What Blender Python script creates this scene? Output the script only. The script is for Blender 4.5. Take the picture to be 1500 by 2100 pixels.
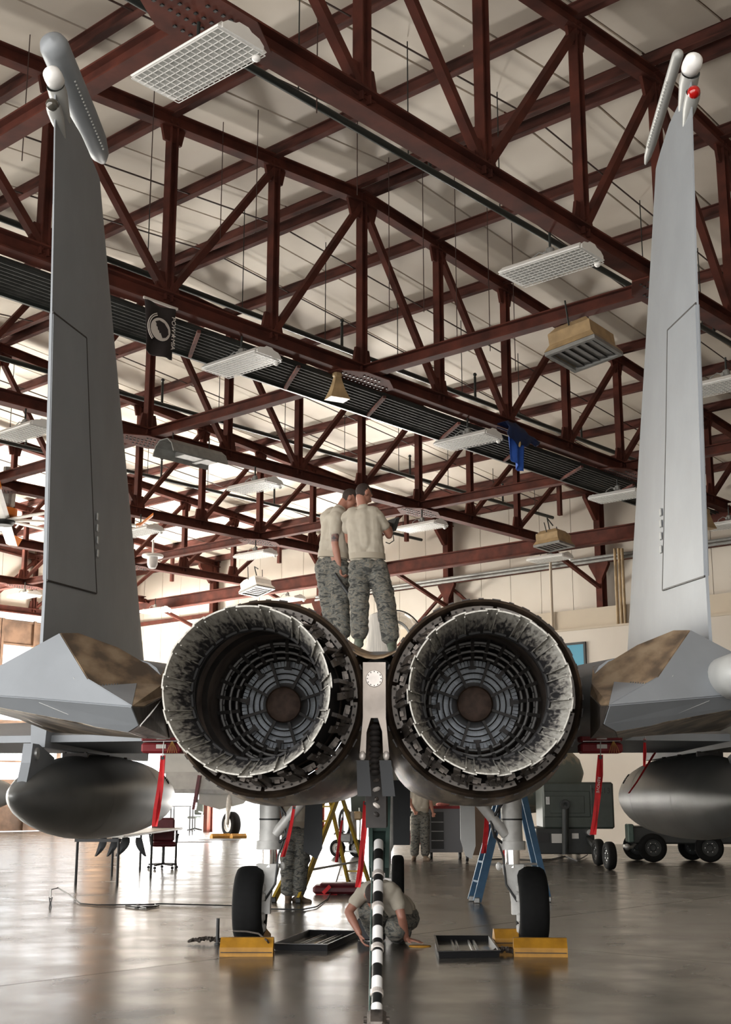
import bpy, bmesh, math, random
from mathutils import Vector, Matrix, Quaternion
random.seed(7)
R = math.radians
sc = bpy.context.scene
for o in list(bpy.data.objects):
    bpy.data.objects.remove(o)
C = sc.collection

# ---------------------------------------------------------------- camera
CAM = Vector((0.22, 0.0, 1.34))
F_PX, PIT, YAW = 2600.0, math.atan(585 / 2600), math.atan(98 / 2665)
cd = bpy.data.cameras.new('camera')
cam = bpy.data.objects.new('camera', cd)
C.objects.link(cam)
cd.sensor_fit = 'HORIZONTAL'
cd.sensor_width = 36
cd.lens = 36 * F_PX / 1500
cd.clip_end = 500
cam.location = CAM
cam.rotation_euler = (math.pi / 2 + PIT, 0, YAW)
sc.camera = cam

# ---------------------------------------------------------------- exposure
vs = sc.view_settings
vs.view_transform = 'Standard'
vs.look = 'None'
vs.exposure = 0.8
vs.gamma = 1
vs.use_curve_mapping = False

# ---------------------------------------------------------------- sky
w = bpy.data.worlds.new('sky')
sc.world = w
w.use_nodes = True
bg = w.node_tree.nodes['Background']
bg.inputs[0].default_value = (0.93, 0.96, 1.0, 1)
bg.inputs[1].default_value = 2.2

# ---------------------------------------------------------------- building frame
TH = R(41.616) - YAW            # truss direction, clockwise from +Y
UD = Vector((math.sin(TH), math.cos(TH), 0))
VD = Vector((-math.cos(TH), math.sin(TH), 0))
BROT = math.pi / 2 - TH
UNIT = 7.5
U0, PA, V0, PB = 2.1735 * UNIT, 0.30318 * UNIT, 1.1297 * UNIT, 0.81315 * UNIT
HC = UNIT + 1.34                # bottom chord height
UE0, UE1 = U0 - 8 * PA, U0 + 8 * PA      # near / far long walls
VE0, VE1 = V0 - 3 * PB, V0 + 6 * PB      # near / far end walls
ZR, ZS = 12.29, 0.19
def ztop(k): return ZR - ZS * abs(k)
BM = Matrix.Translation((CAM.x, CAM.y, 0)) @ Matrix.Rotation(BROT, 4, 'Z')
BMI = BM.inverted()

def daylight(name, u, v, z, su, sz, nrm, power, col=(1, .97, .92)):
    L = bpy.data.lights.new(name, 'AREA')
    L.shape = 'RECTANGLE'
    L.size, L.size_y = su, sz
    L.energy = power
    L.color = col
    o = bpy.data.objects.new(name, L)
    C.objects.link(o)
    d = (BM.to_3x3() @ Vector(nrm)).normalized()
    o.rotation_euler = d.to_track_quat('-Z', 'Y').to_euler()
    o.location = BM @ Vector((u, v, z))
    return o
# daylight through the doorway of the far long wall, the glazed end-wall doors and the near doorway
DOOR_V0, DOOR_V1, DOOR_H = V0 + 3.45 * PB, V0 + 5.9 * PB, 3.5
NEAR_V, NEAR_W = 8.0, 28.0
WARM = (1, .95, .88)
daylight('daylight_far_doorway', UE1 + .1, (DOOR_V0 + DOOR_V1) / 2, DOOR_H / 2 + .1, DOOR_V1 - DOOR_V0, DOOR_H, (-1, 0, 0), 1000, WARM)
daylight('daylight_end_doors', (UE0 + UE1) / 2 - 2, VE1 + .36, 4.6, 26, 5.6, (0, -1, 0), 11500, WARM)
daylight('daylight_near_doorway', UE0 - .1, NEAR_V, 3.3, NEAR_W, 6.4, (1, 0, 0), 860, WARM)
# added upward lights in place of bounce off the apron, brightening the roof lining
daylight('added_uplight_end', (UE0 + UE1) / 2 - 2, VE1 + 4.5, -.3, 28, 7, (0, 0, 1), 105000, WARM)
daylight('added_uplight_far', UE1 + 4.0, (DOOR_V0 + DOOR_V1) / 2, -.3, 6, 16, (0, 0, 1), 24000, WARM)

# ---------------------------------------------------------------- photo pixel -> place
def ray(x, y):
    cx, cy = (x - 750) / F_PX, (1050 - y) / F_PX
    f = math.cos(PIT) - cy * math.sin(PIT)
    z = math.sin(PIT) + cy * math.cos(PIT)
    return Vector((cx * math.cos(YAW) - f * math.sin(YAW), cx * math.sin(YAW) + f * math.cos(YAW), z))
def pY(x, y, Y): d = ray(x, y); return CAM + d * (Y / d.y)
def pZ(x, y, z): d = ray(x, y); return CAM + d * ((z - CAM.z) / d.z)
def pX(x, y, X): d = ray(x, y); return CAM + d * ((X - CAM.x) / d.x)
def pG(x, y): return pZ(x, y, 0)

# ---------------------------------------------------------------- mesh helper
class MB:
    def __init__(s): s.v = []; s.f = []
    def add(s, vs, fs):
        n = len(s.v)
        s.v += [Vector(p) for p in vs]
        s.f += [tuple(i + n for i in f) for f in fs]
        return s
    def xf(s, M, start=0):
        for i in range(start, len(s.v)): s.v[i] = M @ s.v[i]
        return s
    def box(s, c, d, M=None):
        x, y, z = d[0] / 2, d[1] / 2, d[2] / 2
        vs = [Vector((a * x, b * y, e * z)) for e in (-1, 1) for b in (-1, 1) for a in (-1, 1)]
        if M is not None: vs = [M @ p for p in vs]
        vs = [p + Vector(c) for p in vs]
        return s.add(vs, [(0, 2, 3, 1), (4, 5, 7, 6), (0, 1, 5, 4), (2, 6, 7, 3), (0, 4, 6, 2), (1, 3, 7, 5)])
    def cham(s, c, d, b=.01, M=None):
        # box with its vertical and horizontal edges cut
        x, y, z = d[0] / 2, d[1] / 2, d[2] / 2
        b = min(b, x * .9, y * .9, z * .9)
        rings = []
        for zz, i in ((-z, b), (-z + b, 0), (z - b, 0), (z, b)):
            X, Y = x - i, y - i
            cc = b if i == 0 else b * .5
            rings.append([Vector(p) for p in ((X, Y - cc, zz), (X - cc, Y, zz), (-X + cc, Y, zz), (-X, Y - cc, zz), (-X, -Y + cc, zz), (-X + cc, -Y, zz), (X - cc, -Y, zz), (X, -Y + cc, zz))])
        return s.loft(rings, True, True, M, c)
    def loft(s, rings, closed=True, caps=True, M=None, c=None):
        n = len(rings[0])
        vs = []; fs = []
        for r in rings:
            for p in r:
                p = Vector(p)
                if M is not None: p = M @ p
                if c is not None: p = p + Vector(c)
                vs.append(p)
        for i in range(len(rings) - 1):
            for j in range(n if closed else n - 1):
                a = i * n + j; b = i * n + (j + 1) % n
                fs.append((a, b, b + n, a + n))
        if caps and closed:
            fs.append(tuple(reversed(range(n))))
            k = (len(rings) - 1) * n
            fs.append(tuple(range(k, k + n)))
        return s.add(vs, fs)
    def frame(s, p0, p1, up=(0, 0, 1)):
        p0, p1 = Vector(p0), Vector(p1)
        t = (p1 - p0).normalized()
        up = Vector(up)
        if abs(t.dot(up)) > .98: up = Vector((1, 0, 0)) if abs(t.x) < .9 else Vector((0, 1, 0))
        sd = t.cross(up).normalized()
        u2 = sd.cross(t)
        return p0, p1, t, sd, u2
    def bar(s, p0, p1, wd, h, up=(0, 0, 1)):
        p0, p1, t, sd, u = s.frame(p0, p1, up)
        rs = [[p + sd * (a * wd / 2) + u * (b * h / 2) for a, b in ((1, 1), (-1, 1), (-1, -1), (1, -1))] for p in (p0, p1)]
        return s.loft(rs)
    def ibeam(s, p0, p1, wd, h, tf=.02, tw=.02, up=(0, 0, 1)):
        p0, p1, t, sd, u = s.frame(p0, p1, up)
        W, H = wd / 2, h / 2
        prof = [(W, H), (-W, H), (-W, H - tf), (-tw, H - tf), (-tw, -H + tf), (-W, -H + tf), (-W, -H), (W, -H), (W, -H + tf), (tw, -H + tf), (tw, H - tf), (W, H - tf)]
        return s.loft([[p + sd * a + u * b for a, b in prof] for p in (p0, p1)])
    def tube(s, pts, r, n=8, caps=True):
        pts = [Vector(p) for p in pts]
        rings = []
        nrm = None
        for i, p in enumerate(pts):
            a = pts[max(i - 1, 0)]; b = pts[min(i + 1, len(pts) - 1)]
            t = (b - a).normalized()
            if nrm is None:
                nrm = t.orthogonal().normalized()
            else:
                nrm = (nrm - t * nrm.dot(t))
                nrm = nrm.normalized() if nrm.length > 1e-6 else t.orthogonal().normalized()
            bi = t.cross(nrm)
            rr = r[i] if isinstance(r, (list, tuple)) else r
            rings.append([p + (nrm * math.cos(q) + bi * math.sin(q)) * rr for q in [2 * math.pi * j / n for j in range(n)]])
        return s.loft(rings, True, caps)
    def lathe(s, prof, n=24, M=None, caps=False, a0=0, a1=2 * math.pi):
        # profile of (radius, height) around z
        full = abs(a1 - a0 - 2 * math.pi) < 1e-6
        m = n if full else n + 1
        rings = [[(r * math.cos(a0 + (a1 - a0) * j / n), r * math.sin(a0 + (a1 - a0) * j / n), h) for j in range(m)] for r, h in prof]
        return s.loft(rings, full, caps, M)
    def ball(s, c, r, n=12, m=8, M=None):
        r = (r, r, r) if not isinstance(r, (tuple, list)) else r
        rings = []
        for i in range(m + 1):
            a = math.pi * i / m
            sr = max(math.sin(a), .02)
            rings.append([Vector((r[0] * sr * math.cos(2 * math.pi * j / n), r[1] * sr * math.sin(2 * math.pi * j / n), -r[2] * math.cos(a))) for j in range(n)])
        return s.loft(rings, True, True, M, c)
    def prism(s, poly, th, M=None, c=None):
        # polygon in xy, thickness along z (centred)
        return s.loft([[(x, y, -th / 2) for x, y in poly], [(x, y, th / 2) for x, y in poly]], True, True, M, c)
    def mesh(s, name, smooth=False, angle=None):
        me = bpy.data.meshes.new(name)
        me.from_pydata([tuple(p) for p in s.v], [], s.f)
        me.update()
        bm = bmesh.new(); bm.from_mesh(me)
        bmesh.ops.recalc_face_normals(bm, faces=bm.faces)
        bm.to_mesh(me); bm.free()
        if smooth:
            me.polygons.foreach_set('use_smooth', [True] * len(me.polygons))
            if angle: me.set_sharp_from_angle(angle=R(angle))
        return me
    def build(s, name, m, parent=None, smooth=False, angle=40, origin=None):
        if origin is not None:
            o0 = Vector(origin)
            s.v = [p - o0 for p in s.v]
        me = s.mesh(name, smooth, angle)
        o = bpy.data.objects.new(name, me)
        if m is not None: me.materials.append(m)
        C.objects.link(o)
        if origin is not None: o.location = origin
        if parent is not None: attach(o, parent)
        return o
def attach(o, p):
    o.parent = p
    if p.name in ABS: o.matrix_parent_inverse = ABS[p.name]
ABS = {}
def at(o, M):
    o.matrix_world = M
    return o
def tag(o, label=None, cat=None, group=None, kind=None):
    if label: o['label'] = label
    if cat: o['category'] = cat
    if group: o['group'] = group
    if kind: o['kind'] = kind
    return o
def thing(name, label, cat, loc=(0, 0, 0), rz=0, group=None):
    o = bpy.data.objects.new(name, None)
    C.objects.link(o)
    o.empty_display_size = .2
    o.location = loc
    o.rotation_euler = (0, 0, rz)
    return tag(o, label, cat, group)
def child(o, name, parent):           # copy of a mesh object under another parent
    c = o.copy()
    c.name = name
    C.objects.link(c)
    c.parent = parent
    return c
def inst(me, name, parent=None, loc=(0, 0, 0), rot=(0, 0, 0), scale=(1, 1, 1)):
    o = bpy.data.objects.new(name, me)
    C.objects.link(o)
    o.location = loc
    o.rotation_euler = rot
    o.scale = scale
    if parent is not None: o.parent = parent
    return o
def copy_tree(o, parent=None):
    c = o.copy()
    C.objects.link(c)
    if parent is not None: c.parent = parent
    for ch in list(o.children): copy_tree(ch, c)
    return c

# ---------------------------------------------------------------- materials
def mat(name, col, rough=.6, metal=0., var=0., scale=6., col2=None, bump=0., bscale=40., stretch=(1, 1, 1), spec=.5, detail=6, lo=.35, hi=.65, coat=0.):
    m = bpy.data.materials.new(name)
    m.use_nodes = True
    nt = m.node_tree
    b = nt.nodes['Principled BSDF']
    b.inputs['Base Color'].default_value = (*col, 1)
    b.inputs['Roughness'].default_value = rough
    b.inputs['Metallic'].default_value = metal
    b.inputs['Specular IOR Level'].default_value = spec
    b.inputs['Coat Weight'].default_value = coat
    if var or col2 or bump:
        tc = nt.nodes.new('ShaderNodeTexCoord')
        mp = nt.nodes.new('ShaderNodeMapping')
        mp.inputs['Scale'].default_value = stretch
        nt.links.new(tc.outputs['Object'], mp.inputs[0])
    if var or col2:
        n = nt.nodes.new('ShaderNodeTexNoise')
        n.inputs['Scale'].default_value = scale
        n.inputs['Detail'].default_value = detail
        nt.links.new(mp.outputs[0], n.inputs['Vector'])
        rp = nt.nodes.new('ShaderNodeValToRGB')
        c2 = col2 or tuple(c * (1 - var) for c in col)
        rp.color_ramp.elements[0].position = lo
        rp.color_ramp.elements[1].position = hi
        rp.color_ramp.elements[0].color = (*c2, 1)
        rp.color_ramp.elements[1].color = (*col, 1)
        nt.links.new(n.outputs['Fac'], rp.inputs[0])
        nt.links.new(rp.outputs[0], b.inputs['Base Color'])
    if bump:
        n2 = nt.nodes.new('ShaderNodeTexNoise')
        n2.inputs['Scale'].default_value = bscale
        n2.inputs['Detail'].default_value = 4
        nt.links.new(mp.outputs[0], n2.inputs['Vector'])
        bp = nt.nodes.new('ShaderNodeBump')
        bp.inputs['Strength'].default_value = bump
        bp.inputs['Distance'].default_value = .01
        nt.links.new(n2.outputs['Fac'], bp.inputs['Height'])
        nt.links.new(bp.outputs[0], b.inputs['Normal'])
    return m
def emis(name, col, s):
    m = bpy.data.materials.new(name); m.use_nodes = True
    b = m.node_tree.nodes['Principled BSDF']
    b.inputs['Base Color'].default_value = (*col, 1)
    b.inputs['Emission Color'].default_value = (*col, 1)
    b.inputs['Emission Strength'].default_value = s
    return m
M = {}
M['steel'] = mat('red_primer_steel', (.125, .035, .023), .8, 0, 0, 2.5, (.05, .017, .013), lo=.3, hi=.75, spec=.18)
M['purlin'] = mat('weathered_purlin', (.15, .055, .043), .85, 0, 0, 5, (.05, .024, .02), lo=.35, hi=.7, stretch=(1, .25, 1), spec=.15)
M['deck'] = mat('dark_corrugated', (.06, .06, .055), .7, .1, .4, 3, spec=.2)
M['roof'] = mat('roof_liner', (.72, .65, .565), .7, 0, 0, .6, (.64, .565, .48), bump=.1, bscale=3)
M['roofback'] = mat('roof_back', (.26, .17, .11), .9)
M['wall'] = mat('wall_panel', (.62, .565, .50), .7, 0, 0, .35, (.54, .485, .42))
M['walldark'] = mat('wall_lower', (.55, .47, .37), .75, 0, .12, .5)
M['rust'] = mat('rusty_door_panel', (.20, .12, .075), .8, 0, 0, 1.6, (.09, .055, .035), lo=.35, hi=.6)
M['white'] = mat('white_enamel', (.80, .79, .77), .4, 0, .06, 4)
M['lens'] = mat('grey_lens', (.42, .42, .40), .35, 0, .2, 8)
M['black'] = mat('black_paint', (.015, .015, .015), .5)
M['pipe'] = mat('black_pipe', (.018, .022, .02), .45)
M['rubber'] = mat('tyre_rubber', (.007, .007, .007), .85, 0, .3, 20, bump=.15, spec=.25)
M['chrome'] = mat('chrome', (.75, .75, .75), .12, 1)
M['galv'] = mat('galvanised', (.45, .45, .44), .4, .7, .25, 12)
M['tan'] = mat('tan_metal', (.42, .29, .15), .5, 0, .3, 5)
M['grey_metal'] = mat('grey_sheet_metal', (.30, .30, .29), .45, .3, .25, 6)
M['orange'] = mat('orange_paint', (.75, .22, .03), .5)
M['conc'] = None
# ================================================================ SETTING
def sobj(name, mb, m, parent=None, smooth=False):
    o = mb.build(name, m, None, smooth)
    if parent is None:
        o.matrix_world = BM
        tag(o, kind='structure')
    else:
        o.parent = parent
    return o
# ---- floor: sealed concrete, glossy
def floor_mat():
    m = bpy.data.materials.new('sealed_concrete'); m.use_nodes = True
    nt = m.node_tree; b = nt.nodes['Principled BSDF']
    tc = nt.nodes.new('ShaderNodeTexCoord')
    n = nt.nodes.new('ShaderNodeTexNoise'); n.inputs['Scale'].default_value = .55; n.inputs['Detail'].default_value = 8
    nt.links.new(tc.outputs['Object'], n.inputs['Vector'])
    rp = nt.nodes.new('ShaderNodeValToRGB')
    rp.color_ramp.elements[0].position = .3; rp.color_ramp.elements[0].color = (.05, .044, .036, 1)
    rp.color_ramp.elements[1].position = .7; rp.color_ramp.elements[1].color = (.088, .078, .065, 1)
    nt.links.new(n.outputs['Fac'], rp.inputs[0]); nt.links.new(rp.outputs[0], b.inputs['Base Color'])
    n2 = nt.nodes.new('ShaderNodeTexNoise'); n2.inputs['Scale'].default_value = 1.3; n2.inputs['Detail'].default_value = 5
    nt.links.new(tc.outputs['Object'], n2.inputs['Vector'])
    mr = nt.nodes.new('ShaderNodeMapRange')
    mr.inputs['From Min'].default_value = .3; mr.inputs['From Max'].default_value = .7
    mr.inputs['To Min'].default_value = .17; mr.inputs['To Max'].default_value = .30
    nt.links.new(n2.outputs['Fac'], mr.inputs['Value']); nt.links.new(mr.outputs[0], b.inputs['Roughness'])
    n3 = nt.nodes.new('ShaderNodeTexNoise'); n3.inputs['Scale'].default_value = 2.2; n3.inputs['Detail'].default_value = 2
    nt.links.new(tc.outputs['Object'], n3.inputs['Vector'])
    bp = nt.nodes.new('ShaderNodeBump'); bp.inputs['Strength'].default_value = .05; bp.inputs['Distance'].default_value = .006
    nt.links.new(n3.outputs['Fac'], bp.inputs['Height']); nt.links.new(bp.outputs[0], b.inputs['Normal'])
    b.inputs['Specular IOR Level'].default_value = .45
    return m
M['conc'] = floor_mat()
M['joint'] = mat('joint_dark', (.05, .045, .04), .8)
mb = MB(); mb.box(((UE0 + UE1) / 2, (VE0 + VE1) / 2, -.16), (UE1 - UE0 + .8, VE1 - VE0 + .8, .3))
floor = sobj('floor', mb, M['joint'])
nu, nv = 6, 9
su, sv = (UE1 - UE0) / nu, (VE1 - VE0) / nv
mb = MB(); mb.box((0, 0, -.006), (su - .012, sv - .012, .012))
slab = mb.mesh('slab'); slab.materials.append(M['conc'])
for i in range(nu):
    for j in range(nv):
        inst(slab, 'slab', floor, (UE0 + su * (i + .5), VE0 + sv * (j + .5), 0))
# apron outside
mb = MB(); mb.box(((UE0 + UE1) / 2, (VE0 + VE1) / 2, -.38), (260, 260, .1))
sobj('ground', mb, mat('apron_concrete', (.5, .48, .44), .8))

# ---- ceiling: liner panels over purlins
RZ = .30
mb = MB()
for s in (-1, 1):
    ue = U0 + s * 8.25 * PA
    mb.loft([[(U0, v, ZR + RZ + .06), (ue, v, ztop(8.25) + RZ + .06), (ue, v, ztop(8.25) + RZ + .16), (U0, v, ZR + RZ + .16)] for v in (VE0 - .4, VE1 + .4)])
ceiling = sobj('ceiling', mb, M['roofback'])
npan = 42
pw = (VE1 - VE0) / npan
for s in (-1, 1):
    mb = MB(); ue = U0 + s * 8.2 * PA
    g = .022
    mb.loft([[(U0 + s * .02, v, ZR + RZ + .01), (ue, v, ztop(8.2) + RZ + .01), (ue, v, ztop(8.2) + RZ + .05), (U0 + s * .02, v, ZR + RZ + .05)] for v in (-pw / 2 + g, pw / 2 - g)])
    me = mb.mesh('roof_panel'); me.materials.append(M['roof'])
    for i in range(npan):
        inst(me, 'roof_panel', ceiling, (0, VE0 + pw * (i + .5), 0))

# ---- walls
def wall_plane(name, axis, pos, a0, a1, z0, z1, holes=(), th=.12, m=None):
    """vertical wall made of rectangles around holes (a0,a1,z0,z1)"""
    mb = MB()
    xs = sorted({a0, a1, *[h[0] for h in holes], *[h[1] for h in holes]})
    zs = sorted({z0, z1, *[h[2] for h in holes], *[h[3] for h in holes]})
    for i in range(len(xs) - 1):
        for j in range(len(zs) - 1):
            ca, cz = (xs[i] + xs[i + 1]) / 2, (zs[j] + zs[j + 1]) / 2
            if any(h[0] < ca < h[1] and h[2] < cz < h[3] for h in holes): continue
            c = (pos, ca, cz) if axis == 'u' else (ca, pos, cz)
            d = (th, xs[i + 1] - xs[i], zs[j + 1] - zs[j]) if axis == 'u' else (xs[i + 1] - xs[i], th, zs[j + 1] - zs[j])
            mb.box(c, d)
    return sobj(name, mb, m or M['roofback'])
EV = ztop(8) + .45
wr = wall_plane('wall_right', 'u', UE1 + .36, VE0, VE1 + .3, 0, EV, [(DOOR_V0, DOOR_V1, -.1, DOOR_H)])
# liner panels on the far long wall
pwid = PB / 5
for bay in range(-3, 6):
    for q in range(5):
        va = V0 + bay * PB + q * pwid
        zlo = DOOR_H if DOOR_V0 - .2 < va + pwid / 2 < DOOR_V1 else 0
        mb = MB(); mb.box((UE1 + .27, va + pwid / 2, (zlo + EV) / 2), (.05, pwid - .018, EV - zlo))
        mb.build('wall_panel', M['wall'], wr)
mb = MB(); mb.box((UE1 + .2, (DOOR_V0 + DOOR_V1) / 2, DOOR_H + .15), (.3, DOOR_V1 - DOOR_V0 + .4, .3))
for v in (DOOR_V0 - .1, DOOR_V1 + .1): mb.box((UE1 + .2, v, DOOR_H / 2), (.3, .2, DOOR_H))
sobj('trim_1', mb, M['rust'])
# lower lean-to rooms along the far wall (right of the doorway)
LV0, LV1 = VE0 + 1, V0 + 3.3 * PB
mb = MB()
mb.box((UE1 - .35, (LV0 + LV1) / 2, 3.2), (.9, LV1 - LV0, 6.4))
lean = sobj('wall_lower', mb, M['wall'])
mb = MB(); mb.box((UE1 - .15, (LV0 + LV1) / 2, 6.75), (.6, LV1 - LV0, .7)); mb.build('wall_ledge', M['walldark'], lean)
mb = MB(); mb.box((UE1 - .36, (LV0 + LV1) / 2, 6.43), (.98, LV1 - LV0 + .04, .06)); mb.build('ledge_cap', M['walldark'], lean)
# end wall (v max) with tall glazed sliding doors
GV = VE1 + .25
bands = [(2.0, 3.45), (4.35, 7.45)]
g0, g1 = UE0 + 2, UE1 - 1.2
wl = wall_plane('wall_left', 'v', GV, UE0 - .3, UE1 + .4, 0, ZR + .5, [(g0, g1, -.1, 8.5)])
for q in range(24):
    ua = UE0 + (UE1 - UE0) * q / 24; ub = UE0 + (UE1 - UE0) * (q + 1) / 24
    zt = min(ztop((ua - U0) / PA), ztop((ub - U0) / PA)) + .3
    mb = MB(); mb.box(((ua + ub) / 2, GV - .09, (8.5 + zt) / 2), (ub - ua - .02, .05, zt - 8.5)); mb.build('wall_panel', M['wall'], wl)
mb = MB(); mb.box(((g0 + g1) / 2, GV - .12, 8.62), (g1 - g0 + 1, .3, .26)); sobj('trim_2', mb, M['white'])
nd = 7
def thin_glass(name, tint, dif, gl):
    m = bpy.data.materials.new(name); m.use_nodes = True
    nt = m.node_tree; nt.nodes.clear()
    o = nt.nodes.new('ShaderNodeOutputMaterial'); t = nt.nodes.new('ShaderNodeBsdfTransparent'); g = nt.nodes.new('ShaderNodeBsdfGlossy'); d = nt.nodes.new('ShaderNodeBsdfDiffuse')
    t.inputs[0].default_value = (*tint, 1); g.inputs['Roughness'].default_value = .05; d.inputs[0].default_value = (.6, .57, .52, 1)
    m1 = nt.nodes.new('ShaderNodeMixShader'); m2 = nt.nodes.new('ShaderNodeMixShader')
    m1.inputs[0].default_value = dif; m2.inputs[0].default_value = gl
    nt.links.new(t.outputs[0], m1.inputs[1]); nt.links.new(d.outputs[0], m1.inputs[2])
    nt.links.new(m1.outputs[0], m2.inputs[1]); nt.links.new(g.outputs[0], m2.inputs[2]); nt.links.new(m2.outputs[0], o.inputs[0])
    return m
M['glass'] = thin_glass('door_glass', (.95, .96, .95), .02, .06)
for i in range(nd):
    a, b = g0 + (g1 - g0) * i / nd + .03, g0 + (g1 - g0) * (i + 1) / nd - .03
    mb = MB()
    for z0, z1 in ((0.03, 2.0), (3.45, 4.35), (7.45, 8.47)):
        mb.box(((a + b) / 2, GV, (z0 + z1) / 2), (b - a, .08, z1 - z0))
    d = sobj('door_%d' % (i + 1), mb, M['rust'])
    nm = 3
    for j in range(nm + 1):
        x = a + .05 + (b - a - .1) * j / nm
        mb = MB(); mb.box((x, GV - .07, 4.25), (.12, .14, 8.44)); mb.build('stile', M['rust'], d)
        if j < nm:
            x2 = a + .05 + (b - a - .1) * (j + 1) / nm
            for za, zb in ((2.0, 2.75), (2.75, 3.45), (4.35, 5.9), (5.9, 7.45)):
                mb = MB(); mb.box(((x + x2) / 2, GV, (za + zb) / 2), (x2 - x, .008, zb - za)); mb.build('pane', M['glass'], d)
    for zz in (1.0, 2.0, 2.75, 3.45, 4.35, 5.9, 7.45, 8.4):
        mb = MB(); mb.box(((a + b) / 2, GV - .06, zz), (b - a, .08, .07)); mb.build('rail', M['rust'], d)
wn = wall_plane('wall_near', 'v', VE0 - .1, UE0 - .3, UE1 + .4, 0, ZR + .5, m=M['wall'])
wb = wall_plane('wall_behind', 'u', UE0 - .36, VE0, VE1 + .3, 0, EV, [(NEAR_V - NEAR_W / 2 - .1, NEAR_V + NEAR_W / 2 + .1, -.1, 6.6)], m=M['wall'])

# ================================================================ ROOF STEEL
DIAG = {}
for k in range(-8, 8):
    if k in (0, 1): up = False          # top k -> bottom k+1
    elif k in (-2, -1): up = True       # bottom k -> top k+1
    elif k >= 2: up = True
    else: up = False
    DIAG[k] = up
def gusset(mb, u, v, z, w_, h_):
    mb.prism([(-w_ / 2, -h_ * .35), (-w_ * .3, -h_ / 2), (w_ * .3, -h_ / 2), (w_ / 2, -h_ * .35), (w_ * .35, h_ / 2), (-w_ * .35, h_ / 2)], .05, Matrix.Rotation(math.pi / 2, 3, 'X'), (u, v, z))
def rivets(mb, u, v, z, n, sp):
    for a in range(-n, n + 1):
        for b in (-1, 0, 1):
            mb.box((u + a * sp + b * .01, v + b * .055, z), (.022, .03, .014))
for i in range(0, 7):
    v = V0 + i * PB
    lab = ['red-brown steel roof truss nearest the twin tails, with rows of posts',
           'red-brown steel roof truss carrying the corrugated walkway and both flags',
           'red-brown steel roof truss just beyond the corrugated walkway',
           ][i] if i < 3 else 'far red-brown steel roof truss near the bright doorway'
    t = thing('roof_truss', lab, 'truss', (0, 0, 0), 0, 'roof trusses')
    t.matrix_world = BM
    mb = MB(); mb.ibeam((UE0 - .1, v, HC), (U0 + 6.4 * PA, v, HC), .26, .26, .025, .012); mb.build('bottom_chord', M['steel'], t)
    for s in (-1, 1):
        mb = MB(); mb.ibeam((U0, v, ZR), (U0 + s * 8.1 * PA, v, ztop(8.1)), .2, .24, .025, .012); mb.build('top_chord', M['steel'], t)
    kmax = 8
    for k in range(-8, 7):
        u = U0 + k * PA
        mb = MB(); mb.ibeam((u, v, HC), (u, v, ztop(k)), .15, .15, .02, .01, (1, 0, 0)); mb.build('post', M['steel'], t)
        gb = MB(); gusset(gb, u, v, HC + .26, .5, .4); gb.build('gusset_plate', M['steel'], t)
        gb = MB(); gusset(gb, u, v, ztop(k) - .2, .5 if k else .9, -.36 if k else -.5); gb.build('gusset_plate', M['steel'], t)
    for k in range(-8, 8):
        ua, ub = U0 + k * PA, U0 + (k + 1) * PA
        if k < 7:
            p, q = ((ua, v, HC + .1), (ub, v, ztop(k + 1) - .1)) if DIAG[k] else ((ua, v, ztop(k) - .1), (ub, v, HC + .1))
            if k == 6: p, q = (ua, v, HC + .1), (ub, v, ztop(k + 1) - .1)
        else:
            p, q = (U0 + 6.4 * PA, v, HC), (UE1, v, HC - 1.1)
        mb = MB(); mb.bar(p, q, .12, .11); mb.build('diagonal', M['steel'], t)
    mb = MB(); mb.bar((U0 + 7 * PA, v, ztop(7)), (U0 + 7 * PA, v, HC + .9), .12, .12, (1, 0, 0)); mb.build('post', M['steel'], t)
    # riveted splice plates on the underside where the length beams meet
    for k in (-4, 0, 4):
        mb = MB(); u = U0 + k * PA
        mb.prism([(-.75, -.13), (-.3, -.4), (.3, -.4), (.75, -.13), (.75, .13), (.3, .4), (-.3, .4), (-.75, .13)], .02, None, (u, v, HC - .145))
        pl = mb.build('splice_plate', M['steel'], t)
        rv = MB()
        for a in range(-6, 7):
            for b in (-1, 1): rv.box((u + a * .1, v + b * .07, HC - .16), (.03, .035, .02))
        for a in range(-2, 3):
            for b in (-.24, .24): rv.box((u + a * .1, v + b, HC - .16), (.03, .035, .02))
        tag(rv.build('rivets', M['black'], pl), kind='stuff')
# length beams at bottom chord level
for k, nm in ((-4, 'dark'), (0, 'ridge'), (4, 'right')):
    for i in range(0, 6):
        u = U0 + k * PA
        mb = MB(); mb.ibeam((u, V0 + i * PB + .14, HC), (u, V0 + (i + 1) * PB - .14, HC), .2, .22, .022, .012)
        o = mb.build('tie_beam', M['steel']); o.matrix_world = BM
        tag(o, 'red-brown tie beam joining the bottom chords of two roof trusses', 'beam', 'tie beams between trusses')
# big girder below the truss ends, in two runs
mb = MB(); mb.ibeam((U0 + 6.5 * PA, V0 - 2 * PB, HC - .22), (U0 + 6.5 * PA, V0 + 5.9 * PB, HC - .22), .3, .44, .035, .015)
o = mb.build('girder', M['steel']); o.matrix_world = BM
tag(o, 'deep red steel girder running under the truss ends along the far wall', 'girder')
# purlins
for k in range(-8, 9):
    for du in ((-.22, .22) if k == 0 else (0,)):
        u = U0 + k * PA + du
        mb = MB(); mb.ibeam((u, VE0, ztop(k) + .2), (u, VE1, ztop(k) + .2), .13, .22, .02, .012)
        o = mb.build('roof_purlin', M['purlin']); o.matrix_world = BM
        tag(o, 'weathered red-brown purlin under the pale roof lining' if k else 'one of the paired ridge purlins under the pale roof lining', 'purlin', 'roof purlins' if k else 'ridge purlins')
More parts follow.
